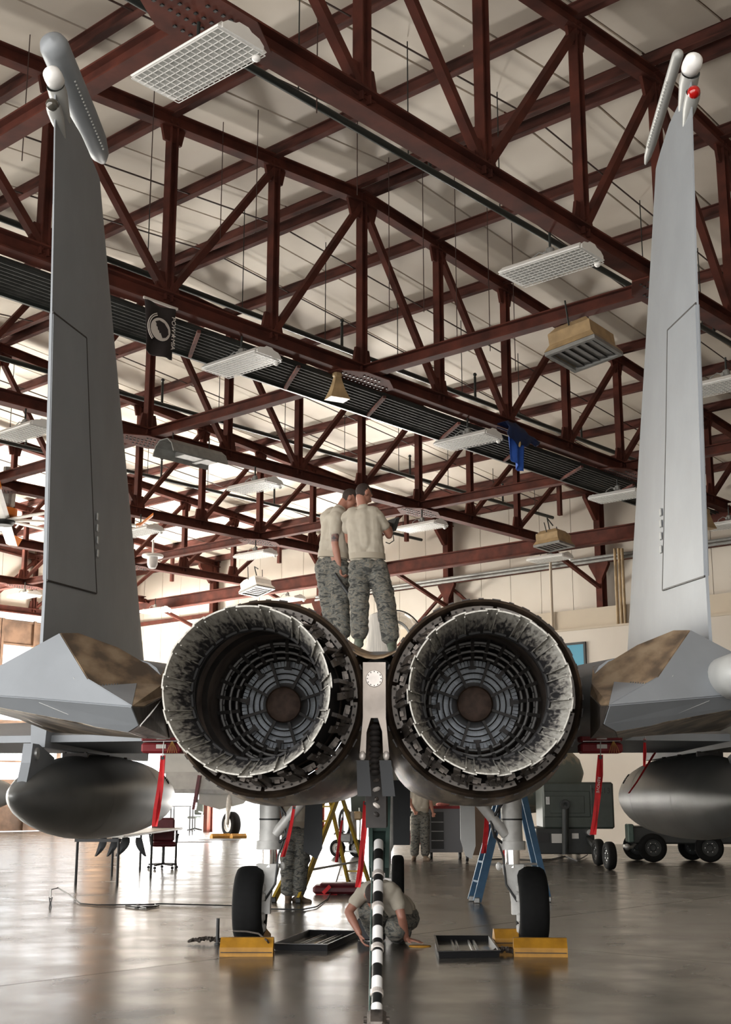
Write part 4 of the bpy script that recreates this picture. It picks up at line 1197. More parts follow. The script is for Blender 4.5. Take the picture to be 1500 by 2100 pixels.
def main_gear(s):
    g = bpy.data.objects.new('main_gear', None); C.objects.link(g); g.parent = jet
    D = .71
    wx = s * 1.315
    T = Matrix.Translation((wx, WY, D / 2)) @ YR
    t, hb = tyre_parts(D, .27)
    t.xf(T); t.build('tyre', M['rubber'], g, True)
    hb.xf(T); hb.build('hub', M['gearwhite'], g, True)
    sx = s * 1.145            # strut is inboard of the wheel
    zt = 1.30
    def tb(name, pts, r, m, n=14): mb = MB(); mb.tube(pts, r, n); return mb.build(name, M[m], g, True, 40)
    tb('strut', [(sx, WY, .88), (sx, WY, .90), (sx, WY, 1.05), (sx, WY, 1.7)], [.085, .105, .098, .105], 'gearwhite')
    tb('strut_collar', [(sx, WY, .86), (sx, WY, .94)], .125, 'gearwhite')
    tb('strut_band', [(sx, WY, 1.13), (sx, WY, 1.145)], .103, 'black')
    tb('piston', [(sx, WY, .70), (sx, WY, .90)], .07, 'chrome')
    mb = MB(); mb.loft([[(sx + s * dx + x, WY + y, z) for x, y in ((-a, -b), (a, -b), (a, b), (-a, b))] for dx, z, a, b in ((.0, .73, .10, .07), (0, .64, .085, .06), (.02, .5, .055, .05), (.03, .38, .05, .05), (.04, .28, .06, .06))]); mb.build('yoke', M['gearwhite'], g)
    tb('axle', [(sx + s * .02, WY, D / 2), (wx, WY, D / 2)], .045, 'gearwhite')
    for dz, dy, w_ in ((.08, -.06, .09), (-.02, .06, .1), (-.1, -.05, .08), (-.2, 0, .07), (.16, 0, .07)):
        mb = MB(); mb.cham((sx + s * .055, WY + dy - .03, D / 2 + dz), (.07, w_, .08), .015); mb.build('brake_unit', M['gearwhite'], g)
    tb('brake_line', [(sx - s * .11, WY - .05, 1.25), (sx - s * .16, WY - .08, 1.0), (sx - s * .09, WY - .06, .8), (sx - s * .07, WY - .07, .55), (sx + s * .03, WY - .07, .4)], .011, 'black', 6)
    tb('hydraulic_line', [(sx - s * .08, WY - .1, 1.3), (sx - s * .2, WY - .1, 1.12), (sx - s * .17, WY - .1, .98), (sx - s * .09, WY - .06, .92)], .014, 'black', 6)
    tb('drag_brace', [(sx - s * .06, WY - .05, 1.0), (sx - s * .36, WY - .1, 1.36)], .05, 'gearwhite')
    tb('torque_pin', [(sx - s * .13, WY, .71), (sx + s * .12, WY, .71)], .018, 'gearwhite', 8)
    mb = MB(); mb.ball((sx - s * .13, WY, .71), (.028, .028, .04), 8, 6); mb.build('pin_cap', M['gearwhite'], g)
    # gear door, hanging on the inboard side
    dm = M['jetdark'] if s < 0 else M['jet2']
    if s < 0:
        pts = [(627, 1640), (661, 1640), (661, 1740), (650, 1762), (622, 1745)]
        Yd = 12.9
    else:
        pts = [(944, 1642), (974, 1642), (976, 1735), (968, 1762), (955, 1755), (945, 1722)]
        Yd = 12.4
    mb = MB(); P_ = [pY(a, b, Yd) for a, b in pts]
    mb.loft([[(p.x, p.y + d, p.z) for p in P_] for d in (0, .05)]); mb.build('gear_door', dm, g)
    return g
for s in (-1, 1): main_gear(s)
# nose gear
g = bpy.data.objects.new('nose_gear', None); C.objects.link(g); g.parent = jet
t, hb = tyre_parts(.56, .17)
T = Matrix.Translation((.0, 18.2, .28)) @ YR
t.xf(T); t.build('tyre', M['rubber'], g, True); hb.xf(T); hb.build('hub', M['gearwhite'], g, True)
mb = MB(); mb.tube([(-.14, 18.2, .28), (-.14, 18.2, .6), (-.1, 18.2, .75), (-.1, 18.2, 2.0)], [.04, .05, .07, .09], 12); mb.build('strut', M['gearwhite'], g, True)
mb = MB(); mb.tube([(-.15, 18.2, .28), (0, 18.2, .28)], .035, 10); mb.build('axle', M['gearwhite'], g, True)
P_ = [pY(a, b, 15.5) for a, b in ((806, 1600), (842, 1600), (841, 1733), (807, 1733))]
mb = MB(); mb.loft([[(p.x, p.y + d, p.z) for p in P_] for d in (0, .04)]); mb.build('gear_door', M['jetdark'], g)

# ---- drop tanks on wing pylons (things of their own, hung below the wings)
M['tank'] = mat('tank_grey', (.155, .155, .148), .38, .35, .22, 2.2, bump=.03, bscale=30)
for s in (-1, 1):
    X = s * 3.0
    y0, y1 = 10.35, 16.9
    zc = 1.345
    t = thing('drop_tank', 'dark grey drop tank under the left wing above a work table' if s < 0 else 'dark grey drop tank under the right wing with red streamers', 'fuel tank', (X, y0, 0), 0, 'drop tanks')
    pr = []
    N = 28
    for i in range(N + 1):
        u = i / N
        r_ = .415 * (max(0, 1 - abs((u - .46) / .47) ** 2.3 if u < .46 else 1 - abs((u - .46) / .545) ** 2.6)) ** .72
        pr.append((max(r_, .004), (y1 - y0) * u))
    pr = [(.001, -.035), (.025, -.025)] + pr
    mb = MB(); mb.lathe(pr, 40, Matrix.Translation((0, 0, zc)) @ AX, True); tb_ = mb.build('tank_body', M['tank'], t, True)
    for u in (.3, .62):
        r_ = pr[int(u * N) + 2][0]
        mb = MB(); mb.lathe([(r_ + .0015, -.006), (r_ + .003, 0), (r_ + .0015, .006)], 40, Matrix.Translation((0, (y1 - y0) * int(u * N) / N, zc)) @ AX); mb.build('weld_seam', M['tank'], t, True)
    # pylon
    mb = MB(); mb.loft([[(x, Y - y0, z) for x, z in ((-.06, 1.76), (.06, 1.76), (.07, 1.95), (-.07, 1.95))] for Y in (10.95, 15.3)]); pl = mb.build('pylon', M['jet'] if s < 0 else M['jet2'], t)
    mb = MB(); mb.loft([[(x, y, z) for y, z in ((.15, 1.36), (.62, 1.36), (1.0, 1.68), (.75, 1.73), (.5, 1.78), (.32, 1.78), (.28, 1.62))] for x in (-.04, .04)]); mb.build('rear_strut', M['jet'], t)
    mb = MB(); mb.tube([(-.06, .42, 1.70), (.06, .42, 1.70)], .05, 12); mb.build('pivot', M['galv'], t, True)
    for Y in (12.2, 13.1, 13.9):
        mb = MB(); mb.bar((-.12, Y - y0, 1.73), (.12, Y - y0, 1.73), .05, .04); mb.tube([(-.1, Y - y0, 1.76), (-.1, Y - y0, 1.70)], .02, 6); mb.tube([(.1, Y - y0, 1.76), (.1, Y - y0, 1.70)], .02, 6); mb.build('sway_brace', M['soot'], t)
    # dotted oval marking near the nose, on the side turned to the fuselage
    mk_ = MB()
    for j in range(14):
        a = 2 * math.pi * j / 14
        yy = 4.9 + .07 * math.cos(a); an = R(35) + .16 * math.sin(a)
        r_ = .36
        i_ = yy / (y1 - y0) * N; r_ = pr[int(i_) + 2][0] + (pr[int(i_) + 3][0] - pr[int(i_) + 2][0]) * (i_ - int(i_)) + .002
        mk_.ball((-s * r_ * math.cos(an), yy, zc + r_ * math.sin(an)), .010, 6, 4)
    tag(mk_.build('filler_screws', M['soot'], t), kind='stuff')
# ================================================================ PEOPLE
from mathutils import noise as mnoise
M['skin'] = mat('skin', (.34, .155, .105), .5, 0, .12, 14)
M['hair'] = mat('short_dark_hair', (.03, .017, .012), .8, 0, .3, 60, bump=.3, bscale=200)
M['tattoo'] = mat('tattooed_skin', (.17, .085, .068), .5, 0, 0, 26, (.035, .028, .03), lo=.44, hi=.6)
M['shirt'] = mat('sand_tshirt', (.40, .355, .285), .85, 0, .1, 9, bump=.12, bscale=30)
M['boot'] = mat('sage_suede_boot', (.10, .115, .085), .85, 0, .3, 12)
M['tanboot'] = mat('tan_suede_boot', (.20, .14, .095), .85, 0, .3, 12)
M['belt'] = mat('tan_belt', (.33, .285, .22), .7)
def camo():
    m = bpy.data.materials.new('tiger_stripe_camouflage'); m.use_nodes = True
    nt = m.node_tree; b = nt.nodes['Principled BSDF']
    tc = nt.nodes.new('ShaderNodeTexCoord'); mp = nt.nodes.new('ShaderNodeMapping'); mp.inputs['Scale'].default_value = (7, 7, 17); mp.inputs['Rotation'].default_value = (.35, .3, .2)
    nt.links.new(tc.outputs['Object'], mp.inputs[0])
    n = nt.nodes.new('ShaderNodeTexNoise'); n.inputs['Scale'].default_value = 1.6; n.inputs['Detail'].default_value = 5; n.inputs['Distortion'].default_value = 1.2
    nt.links.new(mp.outputs[0], n.inputs['Vector'])
    rp = nt.nodes.new('ShaderNodeValToRGB'); rp.color_ramp.interpolation = 'CONSTANT'
    e = rp.color_ramp.elements
    e[0].position = 0; e[0].color = (.04, .04, .036, 1)
    e[1].position = .42; e[1].color = (.095, .095, .085, 1)
    x = e.new(.50); x.color = (.17, .152, .122, 1)
    x = e.new(.57); x.color = (.10, .105, .097, 1)
    x = e.new(.66); x.color = (.21, .19, .155, 1)
    nt.links.new(n.outputs['Fac'], rp.inputs[0]); nt.links.new(rp.outputs[0], b.inputs['Base Color'])
    b.inputs['Roughness'].default_value = .9
    return m
M['camo'] = camo()
def cap(mb, p0, r0, p1, r1, n=14):
    p0, p1 = Vector(p0), Vector(p1)
    t = (p1 - p0); L = t.length
    if L < 1e-5: mb.ball(p0, r0); return
    t.normalize()
    a = [p0 - t * r0 * .98, p0 - t * r0 * .75, p0 - t * r0 * .4, p0, p1, p1 + t * r1 * .4, p1 + t * r1 * .75, p1 + t * r1 * .98]
    rr = [r0 * .15, r0 * .66, r0 * .92, r0, r1, r1 * .92, r1 * .66, r1 * .15]
    mb.tube(a, rr, n)
def fuse(name, mb, m, parent, vox=.009, smooth=3, wr=0., wsc=14., mats=None, regions=None):
    me = mb.mesh(name)
    o = bpy.data.objects.new('tmp', me); C.objects.link(o)
    r = o.modifiers.new('r', 'REMESH'); r.mode = 'VOXEL'; r.voxel_size = vox; r.use_smooth_shade = True
    s = o.modifiers.new('s', 'SMOOTH'); s.factor = .5; s.iterations = smooth
    dg = bpy.context.evaluated_depsgraph_get()
    m2 = bpy.data.meshes.new_from_object(o.evaluated_get(dg))
    bpy.data.objects.remove(o); bpy.data.meshes.remove(me)
    m2.name = name
    if wr:
        nr = [v.normal.copy() for v in m2.vertices]
        for v, q in zip(m2.vertices, nr):
            c_ = v.co
            f = mnoise.noise(Vector((c_.x * wsc, c_.y * wsc, c_.z * wsc * 1.8))) + .5 * mnoise.noise(c_ * wsc * 2.3)
            v.co = c_ + q * (f * wr)
    m2.materials.clear()
    for x in ([m] + (mats or [])): m2.materials.append(x)
    if regions:
        for p in m2.polygons:
            for fn, idx in regions:
                if fn(p.center): p.material_index = idx
    m2.polygons.foreach_set('use_smooth', [True] * len(m2.polygons))
    o = bpy.data.objects.new(name, m2); C.objects.link(o)
    o.parent = parent
    if parent is not None: o.matrix_parent_inverse = parent.matrix_basis.inverted()
    return o
def hand(mb, wr, d, nrm, thumb, curl=.5, k=1.0):
    """palm + five fingers; d towards the finger tips, nrm out of the palm, thumb side vector"""
    d = d.normalized(); sd = thumb - d * thumb.dot(d); sd.normalize(); nrm = d.cross(sd) if d.cross(sd).dot(nrm) > 0 else sd.cross(d)
    for j in range(4):
        o = (1.5 - j) * .021 * k
        cap(mb, wr + d * .01, .018 * k, wr + d * .085 * k + sd * o, .0125 * k, 8)
        L = (.040, .046, .043, .033)[j] * k
        b = wr + d * .09 * k + sd * o
        a1 = curl * .8; a2 = curl * 2.0
        m1 = b + (d * math.cos(a1) + nrm * math.sin(a1)) * L
        e = m1 + (d * math.cos(a2) + nrm * math.sin(a2)) * L * .95
        cap(mb, b, .0095 * k, m1, .0088 * k, 8); cap(mb, m1, .0088 * k, e, .0072 * k, 8)
    b = wr + d * .025 * k + sd * .022 * k
    m1 = b + (d * .6 + sd * .7 + nrm * .3).normalized() * .045 * k
    e = m1 + (d * .85 + sd * (.3 - curl * .5) + nrm * curl * .8).normalized() * .036 * k
    cap(mb, b, .014 * k, m1, .011 * k, 8); cap(mb, m1, .011 * k, e, .009 * k, 8)
def person(label, J, face, up, group=None, vox=.010, boots='boot', kh=(.5, .5), handL=None, handR=None, tattoo=None, shirt_wr=.007, sleeves='short', k=1.0):
    base = Vector((J['pel'].x, J['pel'].y, min(J['anL'].z, J['anR'].z) - .06))
    t = thing('person', label, 'person', base, 0, group)
    face = face.normalized(); rt = face.cross(up).normalized(); up2 = rt.cross(face)
    H = J['head']
    def hp(x, y, z): return H + (rt * x + face * y + up2 * z) * k
    HR = Matrix((rt, face, up2)).transposed()
    mb = MB()
    # head
    mb.ball(hp(0, -.012, .03), (.076 * k, .096 * k, .092 * k), 18, 12, HR)
    mb.ball(hp(0, .028, -.03), (.060 * k, .066 * k, .085 * k), 16, 10, HR)
    mb.ball(hp(0, .055, -.085), (.034 * k, .03 * k, .026 * k), 10, 8, HR)
    cap(mb, hp(0, .088, .02), .010 * k, hp(0, .112, -.022), .015 * k, 8)
    for s in (-1, 1):
        mb.ball(hp(s * .077, -.012, -.002), (.013 * k, .024 * k, .034 * k), 10, 8, HR)
        mb.ball(hp(s * .032, .082, .026), (.017 * k, .012 * k, .012 * k), 8, 6, HR)
        cap(mb, hp(s * .015, .09, .042), .009 * k, hp(s * .05, .076, .04), .009 * k, 8)
    cap(mb, hp(-.02, .092, -.05), .008 * k, hp(.02, .092, -.05), .008 * k, 8)
    cap(mb, J['neck'], .058 * k, hp(0, -.022, -.05), .054 * k)
    # trunk inside the clothes
    for a, b in (('L', 'L'), ('R', 'R')):
        cap(mb, J['hi' + a].lerp(J['pel'], .3), .095 * k, J['sh' + a].lerp(J['neck'], .35), .075 * k)
    cap(mb, J['shL'], .052 * k, J['shR'], .052 * k)
    for a in 'LR':
        cap(mb, J['sh' + a], .056 * k, J['el' + a], .041 * k)
        mid = J['el' + a].lerp(J['wr' + a], .3)
        cap(mb, J['el' + a], .040 * k, mid, .043 * k); cap(mb, mid, .043 * k, J['wr' + a], .028 * k)
        cap(mb, J['hi' + a], .085 * k, J['kn' + a], .055 * k); cap(mb, J['kn' + a], .052 * k, J['an' + a], .040 * k)
    for a, hd, cu in (('L', handL, kh[0]), ('R', handR, kh[1])):
        d, nrm, th = hd if hd else ((J['wr' + a] - J['el' + a]), Vector((0, -1, 0)), Vector((1, 0, 0)))
        hand(mb, J['wr' + a], Vector(d), Vector(nrm), Vector(th), cu, k)
    def is_hair(c_):
        q = c_ - H; x, y, z = q.dot(rt) / k, q.dot(face) / k, q.dot(up2) / k
        return (z > .055 - max(0, y) * .35 and z > -.2) or (y < -.02 and z > -.045 and abs(x) < .083 and q.length < .16 * k) and not (abs(x) > .074 and z < .03)
    def is_eye(c_):
        return any((c_ - hp(s * .032, .094, .026)).length < .008 * k for s in (-1, 1))
    def is_lip(c_):
        q = c_ - hp(0, .1, -.05); return abs(q.dot(rt)) < .024 * k and abs(q.dot(up2)) < .006 * k and abs(q.dot(face)) < .02
    regs = [(is_hair, 1), (is_eye, 2), (is_lip, 3)]
    if tattoo:
        a = tattoo
        p0, p1 = J['sh' + a].lerp(J['el' + a], .42), J['sh' + a].lerp(J['el' + a], .92)
        ax = (p1 - p0).normalized(); LL = (p1 - p0).length
        regs.append((lambda c_: 0 < (c_ - p0).dot(ax) < LL and ((c_ - p0) - ax * (c_ - p0).dot(ax)).length < .075, 3 + 1))
    body = fuse('body', mb, M['skin'], t, vox, 2, mats=[M['hair'], M['black'], M['cone'], M['tattoo']], regions=regs)
    # shirt
    mb = MB()
    for a in 'LR':
        cap(mb, J['hi' + a].lerp(J['pel'], .25) + (J['neck'] - J['pel']).normalized() * .145, .122 * k, J['sh' + a].lerp(J['neck'], .42), .092 * k)
        e = J['sh' + a].lerp(J['el' + a], .50 if sleeves == 'short' else .97)
        cap(mb, J['sh' + a].lerp(J['neck'], .12), .074 * k, e, .066 * k)
    cap(mb, J['pel'].lerp(J['neck'], .38), .128 * k, J['pel'].lerp(J['neck'], .85), .115 * k)
    cap(mb, J['shL'], .066 * k, J['shR'], .066 * k)
    # shoulder slope up to the collar
    cap(mb, J['neck'] - (J['neck'] - J['pel']).normalized() * .05, .075 * k, J['neck'], .068 * k)
    fuse('t_shirt', mb, M['shirt'], t, vox * 1.1, 4, shirt_wr, 9)
    # trousers
    mb = MB()
    tr = (J['neck'] - J['pel']).normalized()
    cap(mb, J['hiL'] + tr * .0, .122 * k, J['hiR'] + tr * .0, .122 * k)
    cap(mb, J['pel'] - tr * .03, .132 * k, J['pel'] - tr * .01, .132 * k)
    for a in 'LR':
        cap(mb, J['hi' + a], .122 * k, J['kn' + a], .104 * k)
        lo_ = J['kn' + a].lerp(J['an' + a], .78)
        cap(mb, J['kn' + a], .104 * k, lo_, .098 * k)
        cap(mb, lo_, .098 * k, J['kn' + a].lerp(J['an' + a], .84), .075 * k)
        # cargo pocket
        out = (J['hi' + a] - J['pel']).normalized()
        pc = J['hi' + a].lerp(J['kn' + a], .66) + out * .075
        mb.ball(pc, (.055 * k, .06 * k, .09 * k), 10, 8)
    fuse('trousers', mb, M['camo'], t, vox * 1.1, 3, .011, 11)
    mb = MB(); bc = J['pel'] + tr * .10
    sx = (J['hiR'] - J['hiL']).normalized(); sy = tr.cross(sx).normalized()
    rr_ = [[bc + tr * h + sx * (.196 * k * math.cos(q)) + sy * (.142 * k * math.sin(q)) for q in [2 * math.pi * j / 30 for j in range(30)]] for h in (-.034, .030)]
    mb.loft(rr_, True, True)
    o = mb.build('belt', M['belt'], None, True, 40); o.parent = t; o.matrix_parent_inverse = t.matrix_basis.inverted()
    for a in 'LR':
        mb = MB(); an = J['an' + a]; toe = J['to' + a]
        leg = (J['kn' + a] - an).normalized()
        cap(mb, an + leg * .16, .062 * k, an, .052 * k)
        fd = (toe - an); fd = fd - leg * fd.dot(leg); fd.normalize()
        sole = an - leg * .05
        cap(mb, sole - fd * .05, .042 * k, sole + fd * .10, .046 * k); cap(mb, sole + fd * .08, .046 * k, sole + fd * .17, .036 * k); cap(mb, an, .05 * k, sole + fd * .08, .045 * k)
        fuse('boot', mb, M[boots], t, vox, 2)
    return t
V = Vector
# --- two people standing on the jet's back
YB = 13.4
def B(px, py, dy=0): return pY(px, py, YB + dy)
J = dict(pel=B(755, 1160), neck=B(745, 1045, -.02), head=B(746, 1014, .02), shL=B(712, 1062, .02), shR=B(777, 1060, -.02),
         elL=B(716, 1108, .16), wrL=B(765, 1100, .38), elR=B(798, 1098, .06), wrR=B(800, 1084, .30),
         hiL=B(737, 1166), hiR=B(773, 1166), knL=B(738, 1238, -.02), knR=B(792, 1238, -.02), anL=B(737, 1312, .0), anR=B(803, 1322, .0), toL=B(730, 1325, .2), toR=B(806, 1335, .22))
personB = person('person in sand t-shirt and camouflage trousers holding a tablet, on the jet', J, V((.75, .6, -.42)), V((0, 0, 1)), 'people standing on the jet', .0085, 'boot',
       (.6, .7), (V((.6, .3, .3)), V((0, 0, 1)), V((0, 1, 0))), (V((.1, .6, .35)), V((-1, 0, 0)), V((0, 0, 1))), shirt_wr=.009)
YA = 13.75
def A(px, py, dy=0): return pY(px, py, YA + dy)
J = dict(pel=A(682, 1158), neck=A(697, 1046, .0), head=A(717, 1024, .03), shL=A(668, 1062, .1), shR=A(690, 1062, -.14),
         elL=A(672, 1110, .2), wrL=A(700, 1140, .34), elR=A(687, 1116, -.16), wrR=A(697, 1164, -.14),
         hiL=A(668, 1164, .06), hiR=A(695, 1164, -.05), knL=A(676, 1236, .05), knR=A(698, 1236, -.03), anL=A(688, 1310, .05), anR=A(703, 1312, -.02), toL=A(697, 1322, .22), toR=A(714, 1325, .2))
personA = person('person in sand t-shirt with a tattooed arm, looking over on the jet', J, V((.72, .25, -.65)), V((.5, 0, .8)), 'people standing on the jet', .0085, 'boot',
       (.6, 1.0), (V((.5, .3, -.3)), V((0, 0, 1)), V((0, 1, 0))), (V((.12, -.03, -.5)), V((1, .1, 0)), V((.1, .9, 0))), tattoo='R', shirt_wr=.009)
# baton held by the tattooed hand, tablet held by the other
wr = A(697, 1164, -.14)
a, b = A(687, 1176, -.17), A(716, 1220, -.17)
mb = MB(); mb.tube([a, a.lerp(b, .5), a.lerp(b, .52), b], [.017, .017, .021, .021], 12); o = mb.build('flashlight', M['black'], origin=a, smooth=True)
tag(o, 'slim black flashlight held in the hand of the tattooed person', 'flashlight')
c_ = B(803, 1078, .42)
t = thing('tablet', 'dark tablet computer held by the person in front on the jet', 'tablet', c_)
mb = MB(); mb.cham((0, 0, 0), (.03, .24, .17), .008, Matrix.Rotation(R(35), 3, 'Z') @ Matrix.Rotation(R(20), 3, 'Y')); mb.build('case', M['black'], t)
mb = MB(); mb.box((-.015, -.01, 0), (.008, .2, .135), Matrix.Rotation(R(35), 3, 'Z') @ Matrix.Rotation(R(20), 3, 'Y')); mb.build('screen', M['jetdark'], t)
mb = MB(); mb.tube([(-.01, -.2, -.08), (.02, -.24, -.14), (.03, -.2, -.21), (-.02, -.18, -.24), (-.06, -.16, -.22)], .006, 6); mb.build('strap', M['black'], t)
# --- glasses of the person with the tablet
# --- person kneeling under the jet, facing the camera
YK = 12.25
def K(px, py, dy=0): return pY(px, py, YK + dy)
def Kz(px, py, z): return pZ(px, py, z)
handp = Kz(842, 1930, .045)
J = dict(pel=K(815, 1868, .42), neck=K(782, 1822, -.05), head=K(766, 1838, -.17), shR=K(744, 1829, -.02), shL=K(812, 1833, -.05),
         elR=K(715, 1870, -.08), wrR=K(737, 1913, -.22), elL=K(824, 1880, -.12), wrL=Kz(834, 1926, .06),
         hiR=K(790, 1880, .38), hiL=K(835, 1882, .40), knR=K(757, 1868, .02), knL=K(812, 1905, .0), anR=K(775, 1915, .30), anL=K(820, 1918, .42), toR=K(770, 1930, .12), toL=K(818, 1934, .25))
person('person crouching under the jet with one hand flat on the floor', J, V((-.05, -.62, -.78)), V((-.1, -.75, .6)), None, .0095, 'tanboot', (.08, .5),
       (V((.85, -.45, -.1)), V((0, 0, -1)), V((-.3, -.9, 0))), (V((.25, -.2, -.6)), V((1, 0, 0)), V((0, -1, 0))))
t = thing('equipment_box', 'black box with faint white lettering before the crouching person', 'box', pG(762, 1930))
mb = MB(); mb.cham((0, .06, .105), (.27, .10, .20), .012); mb.build('case', mat('black_case', (.018, .018, .022), .5), t)
o = text('S', .05, M['white']); o.parent = t; o.location = (-.02, .005, .12); o.rotation_euler = (math.pi / 2, 0, 0)
mb = MB(); mb.box((0, .06, .21), (.12, .02, .016)); mb.build('handle', M['black'], t)
# --- person standing behind the left landing gear
g0_ = pG(605, 1850); YS = g0_.y
def S(px, py, dy=0): return pY(px, py, YS + dy)
J = dict(pel=S(608, 1705), neck=S(606, 1609), head=S(608, 1578), shL=S(579, 1622), shR=S(634, 1622), elL=S(571, 1668, -.1), wrL=S(586, 1698, -.25), elR=S(640, 1666, -.08), wrR=S(634, 1695, -.2),
         hiL=S(596, 1711), hiR=S(621, 1711), knL=S(591, 1776, -.04), knR=S(617, 1776, -.02), anL=S(592, 1838, .0), anR=S(612, 1838, .0), toL=S(590, 1850, -.2), toR=S(634, 1847, -.06))
person('person in dark camouflage standing behind the left main wheel', J, V((.2, -1, -.3)), V((0, 0, 1)), None, .0105, 'tanboot', (.5, .5))
# --- far person beside the tool carts
g0_ = pG(858, 1765); YF = g0_.y
def Fp(px, py, dy=0): return pY(px, py, YF + dy)
J = dict(pel=Fp(862, 1670), neck=Fp(862, 1612), head=Fp(862, 1592), shL=Fp(846, 1619), shR=Fp(879, 1619), elL=Fp(840, 1646), wrL=Fp(850, 1664, -.2), elR=Fp(884, 1646), wrR=Fp(888, 1666, -.15),
         hiL=Fp(854, 1675), hiR=Fp(871, 1675), knL=Fp(852, 1716), knR=Fp(872, 1716), anL=Fp(850, 1757), anR=Fp(873, 1757), toL=Fp(847, 1763, -.2), toR=Fp(880, 1763, -.15))
person('person in light camouflage trousers standing beside the far tool cart', J, V((.5, 1, -.2)), V((0, 0, 1)), None, .013, 'tanboot', (.5, .5))
# ================================================================ THINGS ON THE FLOOR
M['yellow'] = mat('safety_yellow', (.43, .205, .015), .5, 0, 0, 7, (.27, .125, .010), lo=.3, hi=.6)
M['rope'] = mat('frayed_rope', (.07, .055, .045), .9, 0, .4, 60, bump=.5, bscale=80)
M['pan'] = mat('black_drip_pan', (.012, .012, .013), .35)
M['oil'] = mat('oily_pan_floor', (.30, .29, .25), .12, .2, .5, 6)
M['red'] = mat('red_nylon', (.62, .02, .025), .7, 0, .25, 14)
M['redbox'] = mat('red_cover_fabric', (.22, .012, .016), .65, 0, .3, 9)
M['maroon'] = mat('maroon_vinyl', (.10, .010, .016), .45, 0, .3, 6)
M['fibre_y'] = mat('yellow_fibreglass', (.50, .33, .03), .5, 0, .2, 9)
M['fibre_b'] = mat('blue_fibreglass', (.07, .17, .30), .5, 0, .25, 9)
M['olive'] = mat('dark_green_paint', (.055, .068, .058), .5, .1, .25, 4)
M['olive2'] = mat('dark_grey_paint', (.03, .033, .032), .5, .1, .25, 4)
M['paper'] = mat('white_placard', (.6, .58, .54), .7)
# ---- wheel chocks: wedge blocks joined by rope
def chock(px, py, w_, rz, label, grp='yellow wheel chocks'):
    p = pG(px, py)
    t = thing('wheel_chock', label, 'chock', p, rz, grp)
    mb = MB(); mb.loft([[(x, y, z) for y, z in ((0, 0), (.2, 0), (.2, .06), (.13, .15), (.07, .15), (.0, .075))] for x in (-w_ / 2, -w_ / 2 + .03, w_ / 2 - .03, w_ / 2)], True, True); mb.build('wedge', M['yellow'], t)
    mb = MB(); mb.box((0, -.004, .035), (w_ * .96, .012, .006)); mb.build('edge_line', M['soot'], t)
    return t, p
chock(505, 1962, .46, R(2), 'yellow chock behind the left main wheel')
chock(549, 1936, .30, R(84), 'yellow chock set crosswise beside the left main wheel')
chock(1110, 1963, .46, R(-2), 'yellow chock behind the right main wheel')
chock(1054, 1942, .34, R(4), 'yellow chock tucked in front of the right main wheel')
def rope(name, label, pts, r=.013, m='rope', cat='rope'):
    mb = MB(); mb.tube(pts, r, 7); o = mb.build(name, M[m], origin=Vector(pts[0]), smooth=True); return tag(o, label, cat)
def gp(px, py, h=.015): q = pG(px, py); return Vector((q.x, q.y, h))
rope('chock_rope', 'grey rope across the chock behind the left wheel', [gp(478, 1945, .15), gp(505, 1950, .165), gp(530, 1955, .165), gp(548, 1962, .13), gp(562, 1958, .03)], .008)
# rope tangle: many short loops
def tangle(px, py, sx, label):
    p = pG(px, py); mb = MB(); rnd = random.Random(px)
    pts = []
    for i in range(40):
        a = i * 1.9
        pts.append((sx * (.5 - i / 40) + .03 * math.cos(a), .05 * math.sin(a * 1.3), .02 + .02 * abs(math.sin(a * .7)) + .02 * math.exp(-((i - 20) / 9) ** 2)))
    mb.tube(pts, .014, 6)
    o = mb.build('rope_tangle', M['rope'], smooth=True); o.location = p; return tag(o, label, 'rope', 'rope tangles')
tangle(424, 1936, .30, 'dark tangled rope end beside the left chock')
tangle(1035, 1958, .16, 'dark rope knot between the drip pan and the right chocks')
p = pG(446, 1937)
t = thing('grounding_stake', 'short black upright tube standing on the floor beside the left chock', 'tube', p)
mb = MB(); mb.tube([(0, 0, 0), (0, 0, .235)], .017, 14); mb.build('tube', M['black'], t, True)
mb = MB(); mb.lathe([(.03, 0), (.03, .012), (.018, .014)], 14, caps=True); mb.build('foot', M['black'], t, True)
# ---- drip pans
def pan(cs, label):
    P_ = [pG(*c) for c in cs]
    c_ = sum(P_, Vector()) / 4
    t = thing('drip_pan', label, 'drip pan', c_, 0, 'black drip pans')
    L = [p - c_ for p in P_]
    mb = MB(); mb.loft([[l * k + V((0, 0, z)) for l in L] for k, z in ((.97, .001), (1.0, .004), (1.0, .05), (1.0, .055))], True, True)
    # hollow: walls only
    mb = MB()
    rings = [[l * k + V((0, 0, z)) for l in L] for k, z in ((.98, .001), (1.0, .05), (1.03, .055), (1.03, .062), (.96, .062), (.90, .012))]
    mb.loft(rings, True, False); mb.build('tray_wall', M['pan'], t)
    mb = MB(); mb.add([l * .92 + V((0, 0, .012)) for l in L], [(0, 1, 2, 3)]); mb.build('tray_floor', M['oil'], t)
    for k in (.28, .36, .62, .72):
        mb = MB(); mb.bar((L[0].lerp(L[1], k)) * .9 + V((0, 0, .02)), (L[3].lerp(L[2], k)) * .9 + V((0, 0, .02)), .015, .016); mb.build('grate_bar', M['galv'], t)
    return t
pan([(562, 1949), (672, 1951), (736, 1922), (634, 1920)], 'wide black drip pan on the floor behind the left wheel')
pan([(900, 1966), (1026, 1964), (1004, 1932), (892, 1932)], 'black drip pan with metal bars on the floor beside the right chocks')
p = pG(685, 1918); mb = MB(); mb.lathe([(.0, 0), (.012, 0), (.012, .03), (.006, .04), (.004, .07), (0, .07)], 10); o = mb.build('small_nozzle', M['chrome'], smooth=True); o.location = p; tag(o, 'tiny metal fitting standing behind the wide drip pan', 'fitting')
